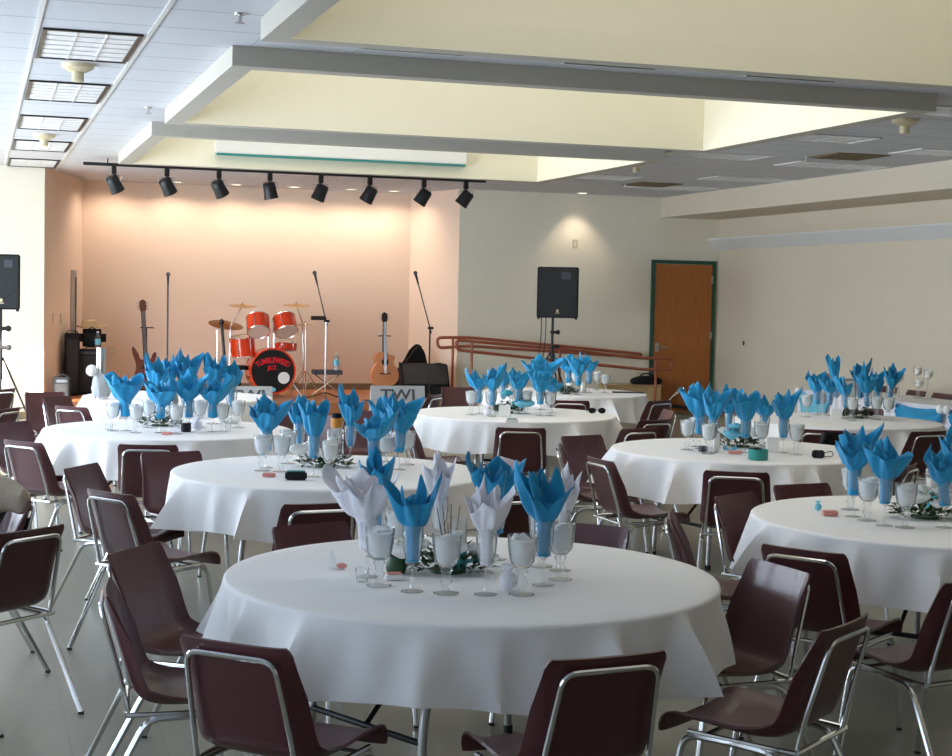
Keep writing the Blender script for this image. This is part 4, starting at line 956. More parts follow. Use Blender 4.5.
def candlestick(px, ptop, pbot, label):
    q = SX(px, pbot, hx+.35); X_, Y_ = q.x, q.y; top = SX(px, ptop, hx+.35).z-.762
    p = P(px, pbot, TZ); top = SD(px, ptop, depth(p)).z-TZ; X_, Y_ = min(max(p.x, hx+.06), hx+.7), p.y
    t = thing('candlestick', label, 'candlestick', (X_, Y_, TZ+.001), 0, 'tall glass candlesticks on the head table'); h = max(top, .12)
    bm = NB(); lathe(bm, [(0, 0), (.05, 0), (.045, .01), (.01, .015), (.009, h-.12), (.02, h-.11), (0, h-.11)], 16); link('stem', bm, K['glass'], t, True)
    bm = NB(); lathe(bm, [(0, h-.109), (.035, h-.10), (.05, h-.06), (.048, h), (.045, h), (.045, h-.06), (0, h-.1)], 18); link('cup', bm, K['glass'], t, True)
    bm = NB(); lathe(bm, [(0, h-.098), (.036, h-.095), (.038, h-.025), (0, h-.024)], 16); link('candle', bm, K['candle'], t, True)
candlestick(917, 366, 397.5, 'tall candlestick, left of the trio on the head table'); candlestick(918.5, 378, 398.5, 'shortest candlestick of the trio on the head table'); candlestick(927.5, 369, 399.5, 'tall candlestick, right of the trio on the head table')
candlestick(899, 372, 396, 'candlestick standing alone left of the trio'); candlestick(891, 384, 395, 'low candlestick beside the lone tall one')
p = P(946, 408, TZ); t = thing('pillar_candle', 'white pillar candle on a holder at the head table right end', 'candle', (hx+.12, p.y, TZ+.001)); bm = NB(); lathe(bm, [(0, 0), (.07, 0), (.07, .02), (0, .021)], 20); link('holder', bm, K['steel'], t, True)
bm = NB(); lathe(bm, [(0, .022), (.045, .022), (.045, .15), (0, .15)], 18); link('wax', bm, K['candle'], t, True)
p = P(779, 393, TZ); t = thing('vase_of_flowers', 'small vase of peach flowers at the far end of the head table', 'vase', (hx+.25, y1-.15, TZ+.001)); bm = NB(); lathe(bm, [(0, 0), (.04, 0), (.05, .06), (.03, .1), (.045, .13), (.04, .13), (.025, .1), (0, .02)], 16); link('vase', bm, K['paper'], t, True)
for dx, dy, dz_ in ((-.05, 0, .12), (.05, .03, .13), (0, -.04, .15), (.02, .05, .12)): link('peach_flower', rose_bm(.05, 3), K['peach'], t, True, loc=(dx, dy, dz_))
# ------------------------------------------------------------------ loudspeakers
def speaker_on_stand(cx, ctop, cbot, wpx, Y, label, label2, logo=True, stand_dx=0, feet=0, rz=0):
    a = SY(cx-wpx/2, ctop, Y); b = SY(cx+wpx/2, ctop, Y); zt = (a.z+b.z)/2; zb = SY(cx, cbot, Y).z; w = abs(b.x-a.x)*1.03*math.cos(0); X = (a.x+b.x)/2; d_ = .38
    t = thing('loudspeaker', label, 'loudspeaker', (X, Y+.0, zb), rz)
    h = zt-zb
    bm = NB(); prism(bm, [(-w/2, 0), (w/2, 0), (w/2*.72, d_), (-w/2*.72, d_)], 0, h); bmesh.ops.bevel(bm, geom=bm.edges[:], offset=.012, segments=2, affect='EDGES'); link('cabinet', bm, K['black'], t, True)
    bm = NB(); box(bm, -w/2+.02, w/2-.02, -.014, .001, .02, h-.02, .006); g = link('grille', bm, K['grille'], t, True)
    bm = NB(); tube(bm, [(.16*math.cos(a_)*h/.73, -.0155, h*.42+.16*math.sin(a_)*h/.73) for a_ in [2*PI*k/28 for k in range(28)]], .004, 6, True); link('woofer_ring', bm, K['blackmetal'], g, True)
    bm = NB(); box(bm, w*.08, w*.3, -.019, -.0145, h*.76, h*.9, .003); link('horn', bm, K['ink'], g)
    if logo:
        bm = NB(); lathe(bm, [(0, 0), (.02, 0), (.02, .004), (0, .004)], 16, mtx=Matrix.Translation((0, -.0145, .105)) @ Matrix.Rotation(PI/2, 4, 'X')); box(bm, -.03, .03, -.018, -.0145, .066, .078); link('badge', bm, K['plate'], g)
    for sx in (-1, 1): bm = NB(); lathe(bm, [(0, 0), (.018, 0), (.018, -.02), (0, -.02)], 10, (sx*(w/2-.03), .03, 0)); link('rubber_foot', bm, K['rubber'], t, True)
    s_ = thing('speaker_stand', label2, 'speaker stand', (X+stand_dx, Y+.18, feet), 0)
    zb -= feet
    bm = NB(); tube(bm, [(0, 0, .25), (0, 0, zb-.001)], .019, 12); link('pole', bm, K['blackmetal'], s_, True)
    bm = NB(); tube(bm, [(0, 0, .75), (0, 0, zb*.72)], .027, 12); link('outer_tube', bm, K['blackmetal'], s_, True)
    for z in (zb*.72, zb*.86): bm = NB(); tube(bm, [(-.03, 0, z), (.07, 0, z)], .022, 10); sphere(bm, .035, (.085, 0, z), (1, .6, 1)); link('knob', bm, K['rubber'], s_, True)
    for k in range(3):
        a_ = k*2*PI/3+.5; c_, s2 = math.cos(a_), math.sin(a_)
        bm = NB(); tube(bm, [(.03*c_, .03*s2, 1.0), (.5*c_, .5*s2, .015)], .012); l = link('leg', bm, K['blackmetal'], s_, True)
        bm = NB(); tube(bm, [(.02*c_, .02*s2, .38), (.3*c_, .3*s2, .42)], .008); link('brace', bm, K['blackmetal'], s_, True)
        bm = NB(); sphere(bm, .018, (.5*c_, .5*s2, .018)); link('rubber_foot', bm, K['rubber'], l, True)
    return X
spx = speaker_on_stand(558.3, 267, 318, 38, 21.2, 'black loudspeaker on a tall stand beside the door wall', 'black tripod stand under the loudspeaker by the handrail', rz=-.38)
speaker_on_stand(1, 254, 309.5, 38, 18.2, 'black loudspeaker cut by the left edge of the photo', 'black tripod stand under the left edge loudspeaker', feet=0)
for i, xx in enumerate((-.17, -.1)):
    bm = NB(); zb = SY(548, 318, 21.2).z; tube(bm, fillet([(0, .2, zb+.05), (0, .2, zb-.3), (-.05, .22, zb-.8), (.02, .2, .62), (0.04, .24, .17)], .2), .007, 6); o = link('speaker_cable', bm, K['rubber'], None, True, loc=(spx+xx, 21.2, 0)); tag(o, 'thin black cable hanging from the right loudspeaker, %s of two' % ('left', 'right')[i], 'cable', 'cables under the right loudspeaker')
# ------------------------------------------------------------------ ramp handrails
YR = 21.75
def hr(name_label, pts, posts, Y, r=.024):
    t = thing('handrail', name_label, 'handrail', (0, Y, 0), 0, 'ramp handrails')
    bm = NB(); tube(bm, fillet([(p.x, 0, p.z) for p in [SY(x, y, Y) for x, y in pts]], .1, 5, True), r, 10, closed=True); link('rail_loop', bm, K['rail'], t, True)
    for (x, y) in posts:
        p = SY(x, y, Y); zb = STG*(1-max(0, min(1, (p.x-rx0)/(rx1-rx0)))) + .004 if p.x < rx1 else .002
        if p.x < rx0: zb = STG+.002
        bm = NB(); tube(bm, [(p.x, 0, zb), (p.x, 0, p.z-.0)], .02, 10); l = link('post', bm, K['rail'], t, True)
hr('brown pipe handrail of the ramp, nearer one with a loop at each end', [(456, 340), (560, 349), (640, 358), (672, 358.5), (673, 369), (645, 369.5), (560, 361), (457, 350)], [(472, 341), (560, 350), (656, 359)], YR+.02)
hr('brown pipe handrail of the ramp, farther one starting left on the stage', [(437, 337.5), (470, 337.5), (560, 346), (641, 354), (641, 357), (560, 352), (470, 346), (438, 348)], [(453, 338)], YF-.16)
# tan storage box with bag near the door
a, b = SY(606, 384, YF-.45), SY(662, 389, YF-.45)
zz = (a.z+b.z)/2; xm = (a.x+b.x)/2
def rampz(x): return STG+(.02-STG)*max(0, min(1, (x-rx0)/(rx1-rx0)))
t = thing('low_bench', 'low tan wooden bench box against the wall beside the door', 'bench', (xm, YF-.25, rampz(a.x)+.003)); hh = zz-rampz(a.x); hw = (b.x-a.x)/2
bm = NB(); box(bm, -hw, hw, -.17, .17, 0, hh, .006); link('body', bm, K['tan'], t)
bm = NB(); box(bm, -hw-.01, hw+.01, -.19, .19, hh+.001, hh+.02, .004); link('top', bm, K['tan'], t)
t = thing('duffel_bag', 'small black bag lying on the tan bench by the door', 'bag', (SY(650, 385, YF-.4).x, YF-.25, rampz(a.x)+.003+hh+.021)); bm = NB(); sphere(bm, .2, (0, 0, .05), (1.4, .6, .45), 18, 12)
for v in bm.verts: v.co.z = max(0, v.co.z)
link('body', bm, K['black'], t, True); bm = NB(); tube(bm, fillet([(-.12, 0, .12), (-.06, 0, .17), (.06, 0, .17), (.12, 0, .12)], .05), .012); link('handle', bm, K['black'], t, True)
# folded cart by the door
p = P(680, 412, 0); t = thing('folding_cart', 'black folding cart with a chrome handle lying before the door', 'cart', (p.x-.1, p.y-.35, 0), -TH)
bm = NB(); tube(bm, [(-.35, 0, .12), (.5, 0, .06)], .02); tube(bm, [(-.35, .3, .12), (.5, .3, .06)], .02); tube(bm, [(-.35, 0, .12), (-.35, .3, .12)], .02); tube(bm, [(.5, 0, .06), (.5, .3, .06)], .02); link('frame', bm, K['blackmetal'], t, True)
bm = NB(); tube(bm, fillet([(-.3, .05, .13), (-.05, .05, .42), (.05, .25, .42), (-.28, .27, .13)], .05), .014); link('handle', bm, K['chrome'], t, True)
for (x, y) in ((-.3, -.03), (-.3, .33), (.42, -.03), (.42, .33)):
    bm = NB(); lathe(bm, [(0, -.015), (.055, -.015), (.055, .015), (0, .015)], 18, mtx=Matrix.Translation((x, y, .056)) @ Matrix.Rotation(PI/2, 4, 'X')); link('wheel', bm, K['rubber'], t, True)
# ------------------------------------------------------------------ the stage gear
SC = lambda Y, x: depth(Vector((x, Y, 0)))/FPX
ZS = STG+.002
YK = 22.75
kc = SY(272.5, 374, YK); R = 23.3*SC(YK, kc.x)
kit = thing('drum_kit', 'orange red drum kit with a black bass drum head on the stage', 'drum kit', (kc.x, YK, ZS), .03)
kz = R+.03
def q_(px, py, dy=0):
    p = SY(px, py, YK+dy); return Vector((p.x-kc.x, dy, p.z-ZS))
bm = NB(); mt = Matrix.Translation((0, 0, kz)) @ Matrix.Rotation(-PI/2, 4, 'X')
lathe(bm, [(R*.94, .0), (R*.96, 0), (R*.96, .42), (R*.94, .42)], 40, mtx=mt); bd = link('bass_drum_shell', bm, K['red'], kit, True)
bm = NB(); lathe(bm, [(R*.93, -.035), (R*1.0, -.035), (R*1.0, .0), (R*.93, .0), (R*.93, -.035)], 40, mtx=mt); link('hoop', bm, K['red'], bd, True)
bm = NB(); lathe(bm, [(0, -.02), (R*.93, -.02), (R*.93, -.005), (0, -.005)], 40, mtx=mt); hd = link('black_front_head', bm, K['blackhead'], bd, True)
bm = NB()
def ft(x, z): return Matrix.Translation((x, -.0225+.0 , kz+z)) @ Matrix.Rotation(PI/2, 4, 'X')
Mt = Matrix.Translation((0, -.024, kz+.125)) @ Matrix.Rotation(PI/2, 4, 'X')
text_bm(bm, 'TUMBLEWEED', .115, Mt, .002, arch=.40, xs=.66)
text_bm(bm, 'JCT.', .085, Matrix.Translation((0, -.024, kz+.02)) @ Matrix.Rotation(PI/2, 4, 'X'), .002)
link('red_lettering', bm, K['redink'], hd)
bm = NB(); lathe(bm, [(0, 0), (.088, 0), (.088, .004), (0, .004)], 24, mtx=Matrix.Translation((.165, -.0245, kz-.10)) @ Matrix.Rotation(PI/2, 4, 'X')); link('white_port', bm, K['paper'], hd, True)
bm = NB(); lathe(bm, [(0, 0), (.07, 0), (.07, .003), (0, .003)], 24, mtx=Matrix.Translation((-.02, -.0245, kz-R*.8)) @ Matrix.Diagonal((1, 1, .5, 1)) @ Matrix.Rotation(PI/2, 4, 'X')); link('oval_badge', bm, K['lturq'], hd, True)
for k in range(8):
    a_ = k*PI/4+.2; bm = NB(); tube(bm, [(R*1.0*math.cos(a_), -.03, kz+R*1.0*math.sin(a_)), (R*1.0*math.cos(a_), .1, kz+R*1.0*math.sin(a_))], .009, 6); link('tension_lug', bm, K['chrome'], bd, True)
for q in (-1, 1): bm = NB(); tube(bm, [(q*R*.8, .05, .25), (q*(R+.08), -.1, .004)], .01); link('spur', bm, K['chrome'], bd, True)
def drum(px, py, r, h, tilt, label, dy=.1, mount=None):
    c_ = q_(px, py, dy); m_ = Matrix.Translation(c_) @ Matrix.Rotation(tilt[0], 4, 'X') @ Matrix.Rotation(tilt[1], 4, 'Y')
    bm = NB(); lathe(bm, [(r*.96, -h/2), (r, -h/2), (r, h/2), (r*.96, h/2)], 30, mtx=m_); d_ = link(label, bm, K['red'], kit, True)
    bm = NB(); lathe(bm, [(0, h/2-.006), (r*.97, h/2-.006), (r*.97, h/2-.001), (0, h/2)], 28, mtx=m_); lathe(bm, [(0, -h/2+.006), (r*.97, -h/2+.006), (r*.97, -h/2+.001), (0, -h/2)], 28, mtx=m_); link('head', bm, K['skin'], d_, True)
    bm = NB()
    for zz in (-h/2, h/2): tube(bm, [m_ @ Vector((r*1.02*math.cos(2*PI*k/28), r*1.02*math.sin(2*PI*k/28), zz)) for k in range(28)], .009, 6, True)
    for k in range(6):
        a_ = k*PI/3; tube(bm, [m_ @ Vector((r*1.03*math.cos(a_), r*1.03*math.sin(a_), -h/2)), m_ @ Vector((r*1.03*math.cos(a_), r*1.03*math.sin(a_), h/2))], .005, 6)
    link('chrome_rim', bm, K['chrome'], d_, True)
drum(258, 325, .165, .25, (-.62, .04), 'rack_tom', .0); drum(285.5, 325, .165, .25, (-.62, -.06), 'rack_tom', .0); drum(243, 346, .18, .28, (.1, -.12), 'floor_tom', .28); drum(286, 346, .17, .12, (.05, 0), 'snare_drum', .35)
for x in (268.5, 274): 
    a_, b_ = q_(x, 324, .08), q_(x, 352, .08); bm = NB(); tube(bm, [a_, b_], .016); link('tom_post', bm, K['chrome'], kit, True)
def stand(pts, name='stand', legs=True, dy=.3, r=.011):
    bm = NB(); P_ = [q_(x, y, dy) for x, y in pts]; tube(bm, P_, r, 8)
    if legs:
        b_ = P_[-1]
        for k in range(3):
            a_ = k*2*PI/3+.3; tube(bm, [(b_.x, b_.y, .38), (b_.x+.28*math.cos(a_), b_.y+.28*math.sin(a_), .01)], .008, 6); tube(bm, [(b_.x, b_.y, .15), (b_.x+.16*math.cos(a_), b_.y+.16*math.sin(a_), .18)], .006, 6)
        tube(bm, [b_, (b_.x, b_.y, .12)], r, 8)
    return link(name, bm, K['chrome'], kit, True)
def cym(px, py, r, tl, dy=.3, par=None):
    c_ = q_(px, py, dy); m_ = Matrix.Translation(c_) @ Matrix.Rotation(tl[0], 4, 'X') @ Matrix.Rotation(tl[1], 4, 'Y')
    bm = NB(); lathe(bm, [(0, .03), (.03, .028), (.05, .015), (r, 0), (r, -.002), (.05, .011), (0, .026)], 32, mtx=m_); lathe(bm, [(0, .06), (.008, .06), (.012, .03), (0, .03)], 8, mtx=m_); link('cymbal', bm, K['cymbal'], kit, True)
cym(243, 306, .21, (.12, 0)); cym(297, 305.5, .21, (.12, 0)); cym(226, 325, .26, (-.25, .18), .25); cym(306, 325, .16, (.05, 0), .25)
stand([(243, 306), (231, 323), (230, 352), (230, 380)]); stand([(297, 305), (303, 322), (304, 350), (304, 385)]); stand([(306, 323), (306, 350), (306, 385)], dy=.15); stand([(217, 330), (217, 350), (217, 380)], dy=.1)
bm = NB(); p0, p1 = q_(221, 322, -.1), q_(224, 356, -.1); tube(bm, [p0, p1], .022, 10); tube(bm, [p1, (p1.x, p1.y, .02)], .012, 8); sphere(bm, .04, p0, (1, 1, 1.2)); link('boom_microphone', bm, K['blackmetal'], kit, True)
bm = NB(); c_ = q_(240, 388, .3); lathe(bm, [(0, 0), (.16, 0), (.16, .06), (0, .06)], 20, (c_.x, c_.y, .38)); tube(bm, [(c_.x, c_.y, .37), (c_.x, c_.y, .02)], .02); link('throne', bm, K['black'], kit, True)
# percussion table, folding stand with bottle
pa, pb = SY(313, 371, YK+.2), SY(341, 371, YK+.2)
t = thing('keyboard_stand', 'small grey keyboard on a folding cross stand behind the drums', 'keyboard', ((pa.x+pb.x)/2, YK+.2, ZS)); hw = (pb.x-pa.x)/2; zt = pa.z-ZS
bm = NB(); box(bm, -hw, hw, -.12, .12, zt-.05, zt+.02, .006); link('keyboard', bm, K['ink'], t)
for q in (-1, 1): bm = NB(); tube(bm, [(-q*hw*.8, q*.06, zt-.055), (q*hw*1.1, q*.06, .012)], .011); link('leg', bm, K['chrome'], t, True)
def water_bottle(p, label):
    t = thing('water_bottle', label, 'bottle', p); bm = NB(); lathe(bm, [(0, 0), (.035, 0), (.036, .05), (.032, .09), (.036, .12), (.034, .16), (.013, .19), (.013, .205), (0, .206)], 16); link('body', bm, K['bottle'], t, True)
    bm = NB(); lathe(bm, [(.0355, .06), (.037, .06), (.037, .13), (.0355, .13)], 16); link('label_band', bm, K['lturq'], t, True)
    bm = NB(); lathe(bm, [(0, .2065), (.015, .2065), (.015, .225), (0, .226)], 12); link('cap', bm, K['paper'], t, True); t.scale = (1.15, 1.15, 1.15)
water_bottle(Vector((SY(336, 371, YK+.2).x, YK+.2, ZS+zt+.021)), 'clear water bottle on the grey keyboard behind the drums')
# microphone stands
def mic_stand(base, knee, tip, Y, label, zfloor=ZS, red=None, mcol='blackmetal', boomback=None):
    p0 = SY(*base, Y); k_ = SY(*knee, Y); m_ = SY(*tip, Y)
    t = thing('microphone_stand', label, 'microphone stand', (k_.x, Y, zfloor)); L = lambda p: Vector((p.x-k_.x, 0, p.z-zfloor))
    bm = NB(); tube(bm, [(0, 0, .05), (0, 0, L(k_).z)], .012, 8); link('pole', bm, K[red or 'blackmetal'], t, True)
    if (m_-k_).length > .1:
        d_ = (L(m_)-L(k_)); bm = NB(); tube(bm, [L(k_)-d_*.12, L(m_)], .009, 8); link('boom', bm, K['blackmetal'], t, True)
        bm = NB(); tube(bm, [L(k_)+Vector((-.03, -.0, 0)), L(k_)+Vector((.05, 0, 0))], .02, 8); link('clutch', bm, K['blackmetal'], t, True)
    e = L(m_); d_ = (L(m_)-L(k_)).normalized() if (m_-k_).length > .01 else Vector((0, 0, 1))
    bm = NB(); tube(bm, [e-d_*.02, e+d_*.13], [.012, .02], 10); mc = link('microphone', bm, K['blackmetal'], t, True)
    bm = NB(); sphere(bm, .032, e+d_*.15); link('grille_ball', bm, K['ink'], mc, True)
    for k in range(3):
        a_ = k*2*PI/3+.4; bm = NB(); tube(bm, [(0, 0, .1), (.28*math.cos(a_), .28*math.sin(a_), .01)], .009, 6); link('leg', bm, K['blackmetal'], t, True)
    return t, k_
mic_stand((168, 392), (168, 285), (168, 285), 22.2, 'straight black microphone stand left of the drum kit')
mic_stand((327, 395), (326, 321), (317, 283), 22.1, 'chrome and red microphone stand with a boom right of the drums', red='chrome')
mic_stand((430, 398), (430, 328), (418, 283), 21.9, 'black boom microphone stand in front of the floor monitor')
t = thing('clip_tray', 'small black tray and clamp beside the central microphone stand', 'tray', (SY(318, 318, 22.1).x, 22.1, SY(318, 318, 22.1).z)); bm = NB(); box(bm, -.1, .1, -.05, .05, -.03, .03, .006); link('tray', bm, K['blackmetal'], t)
bm = NB(); tube(bm, [(.1, 0, 0), (.125+.0, 0, 0)], .012); link('clamp', bm, K['blackmetal'], t, True)
# guitars
def guitar(cx, btm, top, Y, label, acoustic=True, lean=0, rz=0):
    zb, zt = SY(cx, btm, Y).z, SY(cx, top, Y).z; H = zt-zb; X = SY(cx, btm, Y).x
    t = thing('acoustic_guitar' if acoustic else 'electric_guitar', label, 'guitar', (X, Y, zb), rz); t.rotation_euler = (-.12, lean, rz)
    k = H/1.02; m_ = Matrix.Rotation(PI/2, 4, 'X')
    def cat(pts, n=6):
        out = []; N = len(pts)
        for i in range(N):
            p0, p1, p2, p3 = [Vector(pts[(i+j-1) % N]) for j in range(4)]
            for s_ in range(n):
                u = s_/n; out.append(.5*((2*p1)+(-p0+p2)*u+(2*p0-5*p1+4*p2-p3)*u*u+(-p0+3*p1-3*p2+p3)*u**3))
        return [(v.x*k, v.y*k) for v in out]
    if acoustic:
        ol = cat([(0, 0), (.13, .02), (.195, .12), (.17, .24), (.125, .31), (.14, .38), (.13, .42), (.06, .43), (.03, .46), (-.06, .47), (-.13, .44), (-.145, .38), (-.12, .31), (-.17, .24), (-.195, .12), (-.13, .02)])
        bm = NB(); prism(bm, ol, -.05*k, .05*k, m_); bmesh.ops.bevel(bm, geom=[e for e in bm.edges], offset=.004, segments=1, affect='EDGES'); b_ = link('body', bm, [K['wood']], t, True)
        bm = NB(); lathe(bm, [(0, 0), (.05*k, 0), (.05*k, .002), (0, .002)], 24, mtx=Matrix.Translation((0, -.052*k, .33*k)) @ Matrix.Rotation(PI/2, 4, 'X')); link('sound_hole', bm, K['fret'], b_)
        bm = NB(); tube(bm, fillet([(-.08*k, -.056*k, .17*k), (-.03*k, -.056*k, .165*k), (.03*k, -.056*k, .165*k), (.08*k, -.056*k, .17*k)], .02), .008*k, 6); link('bridge', bm, K['fret'], b_, True)
        n0, n1 = .36, .88
    else:
        ol = cat([(0, .0), (.11, .03), (.15, .1), (.11, .2), (.10, .28), (.125, .36), (.115, .41), (.08, .38), (.05, .33), (-.05, .33), (-.08, .40), (-.12, .47), (-.145, .47), (-.14, .40), (-.11, .28), (-.12, .2), (-.15, .1), (-.11, .02)])
        bm = NB(); prism(bm, ol, -.02*k, .02*k, m_); b_ = link('body', bm, [K['darkwood']], t, True)
        bm = NB(); box(bm, -.05*k, .05*k, -.03*k, -.021*k, .12*k, .15*k); box(bm, -.045*k, .045*k, -.03*k, -.021*k, .22*k, .25*k); link('pickup', bm, K['black'], b_)
        n0, n1 = .30, .88
    bm = NB(); box(bm, -.024*k, .024*k, -.062*k if acoustic else -.04*k, -.03*k if acoustic else -.005, n0*k, n1*k, .004); link('neck', bm, K['fret'], t, True)
    bm = NB(); yo = -.045*k if acoustic else -.022*k
    prism(bm, [(-.028*k, n1*k), (.028*k, n1*k), (.042*k, (n1+.05)*k), (.035*k, 1.0*k), (0, 1.02*k), (-.035*k, 1.0*k), (-.042*k, (n1+.05)*k)], -yo-.01*k, -yo+.01*k, m_); h_ = link('headstock', bm, K['darkwood' if not acoustic else 'fret'], t, True)
    for q in (-1, 1):
        for j in range(3): bm = NB(); tube(bm, [(q*.035*k, yo, (n1+.03+.035*j)*k), (q*.065*k, yo, (n1+.03+.035*j)*k)], .008*k, 6); link('tuning_peg', bm, K['steel'], h_, True)
    bm = NB()
    for j in range(6): x = (-.015+.006*j)*k; y = (-.065 if acoustic else -.043)*k; tube(bm, [(x, y, .165*k), (x, y, n1*k)], .0012, 4)
    link('strings', bm, K['steel'], t)
    # stand
    s_ = thing('guitar_stand', ('black stand holding the acoustic guitar' if acoustic else 'black stand holding the dark red electric guitar'), 'guitar stand', (X, Y+.14, ZS))
    zo = zb-ZS
    bm = NB(); tube(bm, [(0, 0, .1), (0, 0, zo+.68*k)], .01); link('post', bm, K['blackmetal'], s_, True)
    bm = NB(); tube(bm, fillet([(-.07*k, -.14, zo+.69*k), (-.07*k, .0, zo+.69*k), (.07*k, .0, zo+.69*k), (.07*k, -.14, zo+.69*k)], .02), .009, 8); link('neck_yoke', bm, K['blackmetal'], s_, True)
    bm = NB(); tube(bm, fillet([(-.12, -.26, zo-.02), (-.12, .0, zo-.03), (.12, .0, zo-.03), (.12, -.26, zo-.02)], .02), .01, 8); link('cradle', bm, K['blackmetal'], s_, True)
    for q in ((-.25, -.22), (.25, -.22), (0, .2)): bm = NB(); tube(bm, [(0, 0, .16), (q[0], q[1], .012)], .01); link('leg', bm, K['blackmetal'], s_, True)
guitar(384.5, 386, 312, 22.9, 'acoustic guitar with a pale orange top on a stand on stage', True)
guitar(147, 388, 299, 22.6, 'dark red electric guitar on a stand at the left of the stage', False, lean=-.05)
# gig bag and floor monitor
YG = 22.6
a = SY(425, 400, YG)
t = thing('floor_monitor', 'black wedge floor monitor by the end of the handrail', 'monitor speaker', (SY(424, 390, YG).x, YG, ZS), -.15)
w = 48*SC(YG, 6.5)/2; h = SY(424, 364, YG).z-ZS
bm = NB(); mm = Matrix(((0, 0, 1, 0), (1, 0, 0, 0), (0, 1, 0, 0), (0, 0, 0, 1)))
prism(bm, [(-.25, 0), (.22, 0), (.25, h), (.08, h), (-.25, h*.35)], -w, w, mm); bmesh.ops.bevel(bm, geom=bm.edges[:], offset=.015, segments=2, affect='EDGES'); link('cabinet', bm, K['black'], t, True)
bm = NB(); v = [bm.verts.new(p) for p in [(-w+.03, -.245, h*.4), (w-.03, -.245, h*.4), (w-.03, .05, h*.96), (-w+.03, .05, h*.96)]]
bm.faces.new(v); 
for vv in v: vv.co += Vector((0, -.018, .012))
thicken(bm, -.008); link('grille', bm, K['grille'], t)
bm = NB(); box(bm, w-.2, w-.1, -.02, .02, h+.001, h+.02); link('handle', bm, K['blackmetal'], t)
YB = 23.35
def bagpt(px, py): p = SY(px, py, YB); return p
c0 = SY(410, 390, YB)
t = thing('gig_bag', 'black guitar bag leaning in the corner behind the floor monitor', 'bag', (c0.x, YB, ZS))
ol = [(395, 396), (392, 384), (398, 372), (408, 358), (416, 347), (420, 346), (424, 352), (427, 366), (428, 396)]
bm = NB(); pts = [SY(x, min(y, 395), YB) for x, y in ol]; prism(bm, [(p.x-c0.x, max(p.z-ZS, .01)) for p in pts], -.07, .07, Matrix.Rotation(PI/2, 4, 'X')); bmesh.ops.bevel(bm, geom=bm.edges[:], offset=.02, segments=2, affect='EDGES'); link('bag', bm, K['black'], t, True)
bm = NB(); tube(bm, fillet([(SY(x, y, YB).x-c0.x, -.09, SY(x, y, YB).z-ZS) for x, y in ((400, 367), (408, 350), (415, 344), (420, 347))], .1), .014, 8); link('strap', bm, K['black'], t, True)
bm = NB(); pts = fillet([(.3, 0, .012), (.0, -.12, .012), (-.35, 0, .012), (-.6, -.1, .012), (-1.0, .0, .012)], .15); tube(bm, pts, .01, 6); o = link('stage_cable', bm, K['rubber'], None, True, loc=(SY(425, 402, 22.0).x, 21.75, ZS)); tag(o, 'black cable snaking on the stage floor below the monitor', 'cable')
# amplifier stack at the left of the stage
YA = 23.3
def ampbox(px0, px1, pt, pb, Y, name, label, d_=.35, knob=True, zb=None, rz=0):
    a, b = SY(px0, pt, Y), SY(px1, pb, Y); w = (b.x-a.x)/2; z0 = zb if zb is not None else ZS; z1 = SY((px0+px1)/2, pt, Y).z
    t = thing(name, label, 'amplifier', ((a.x+b.x)/2, Y, z0), rz); h = z1-z0
    bm = NB(); box(bm, -w, w, -d_/2, d_/2, 0, h, .012); link('cabinet', bm, K['black'], t, True)
    bm = NB(); box(bm, -w+.025, w-.025, -d_/2-.01, -d_/2+.002, .03, h-.09, .004); link('grille', bm, K['grille'], t)
    if knob: bm = NB(); box(bm, -w+.04, w-.04, -d_/2-.008, -d_/2, h-.07, h-.03); link('control_panel', bm, K['ink'], t)
    bm = NB(); tube(bm, fillet([(-.08, 0, h), (-.06, 0, h+.03), (.06, 0, h+.03), (.08, 0, h)], .02), .008, 6); link('handle', bm, K['black'], t, True)
    return z1
z1 = ampbox(77, 105, 349, 400, YA, 'amplifier', 'black amplifier cabinet under the cowboy hat', .4)
ampbox(53, 70, 377, 402, 22.3, 'amplifier', 'small black amplifier at the left corner of the stage', .24)
z0 = ampbox(65, 79, 333, 400, 23.05, 'amplifier_case', 'tall black case behind the amplifier at the stage left', .24, False)
a = SY(94, 332, YA+.0); 
t = thing('backpack', 'black soft bag lying on the amplifier stack', 'bag', (SY(92, 340, YA).x, YA+.02, z1+.035)); bm = NB(); box(bm, -.2, .2, -.12, .12, 0, .26, .07)
for v in bm.verts: v.co.z = max(0.0, v.co.z)
link('body', bm, K['black'], t, True)
bm = NB(); tube(bm, fillet([(-.1, -.1, .2), (-.02, -.14, .3), (.1, -.1, .22)], .1), .01); link('strap', bm, K['black'], t, True)
hc = SY(90, 325, YA)
t = thing('cowboy_hat', 'pale straw cowboy hat resting on the black gear', 'hat', (hc.x, YA+.02, z1+.30), .2)
bm = NB()
def brim(u, v):
    a_ = 2*PI*u; r = .1+.12*v; return Vector((r*math.cos(a_)*1.2, r*math.sin(a_)*.95, .055*v*v*abs(math.cos(a_))**2+.01))
grid(bm, brim, 32, 6, True); thicken(bm, .004); link('brim', bm, K['straw'], t, True)
bm = NB(); vs = lathe(bm, [(.105, .01), (.102, .06), (.09, .12), (.05, .13), (0, .105)], 24)
for v in vs: v.co.x *= 1.25
link('crown', bm, K['straw'], t, True)
water_bottle(Vector((SY(97, 349, YA).x, YA-.13, z1+.003)), 'clear water bottle standing on the amplifier')
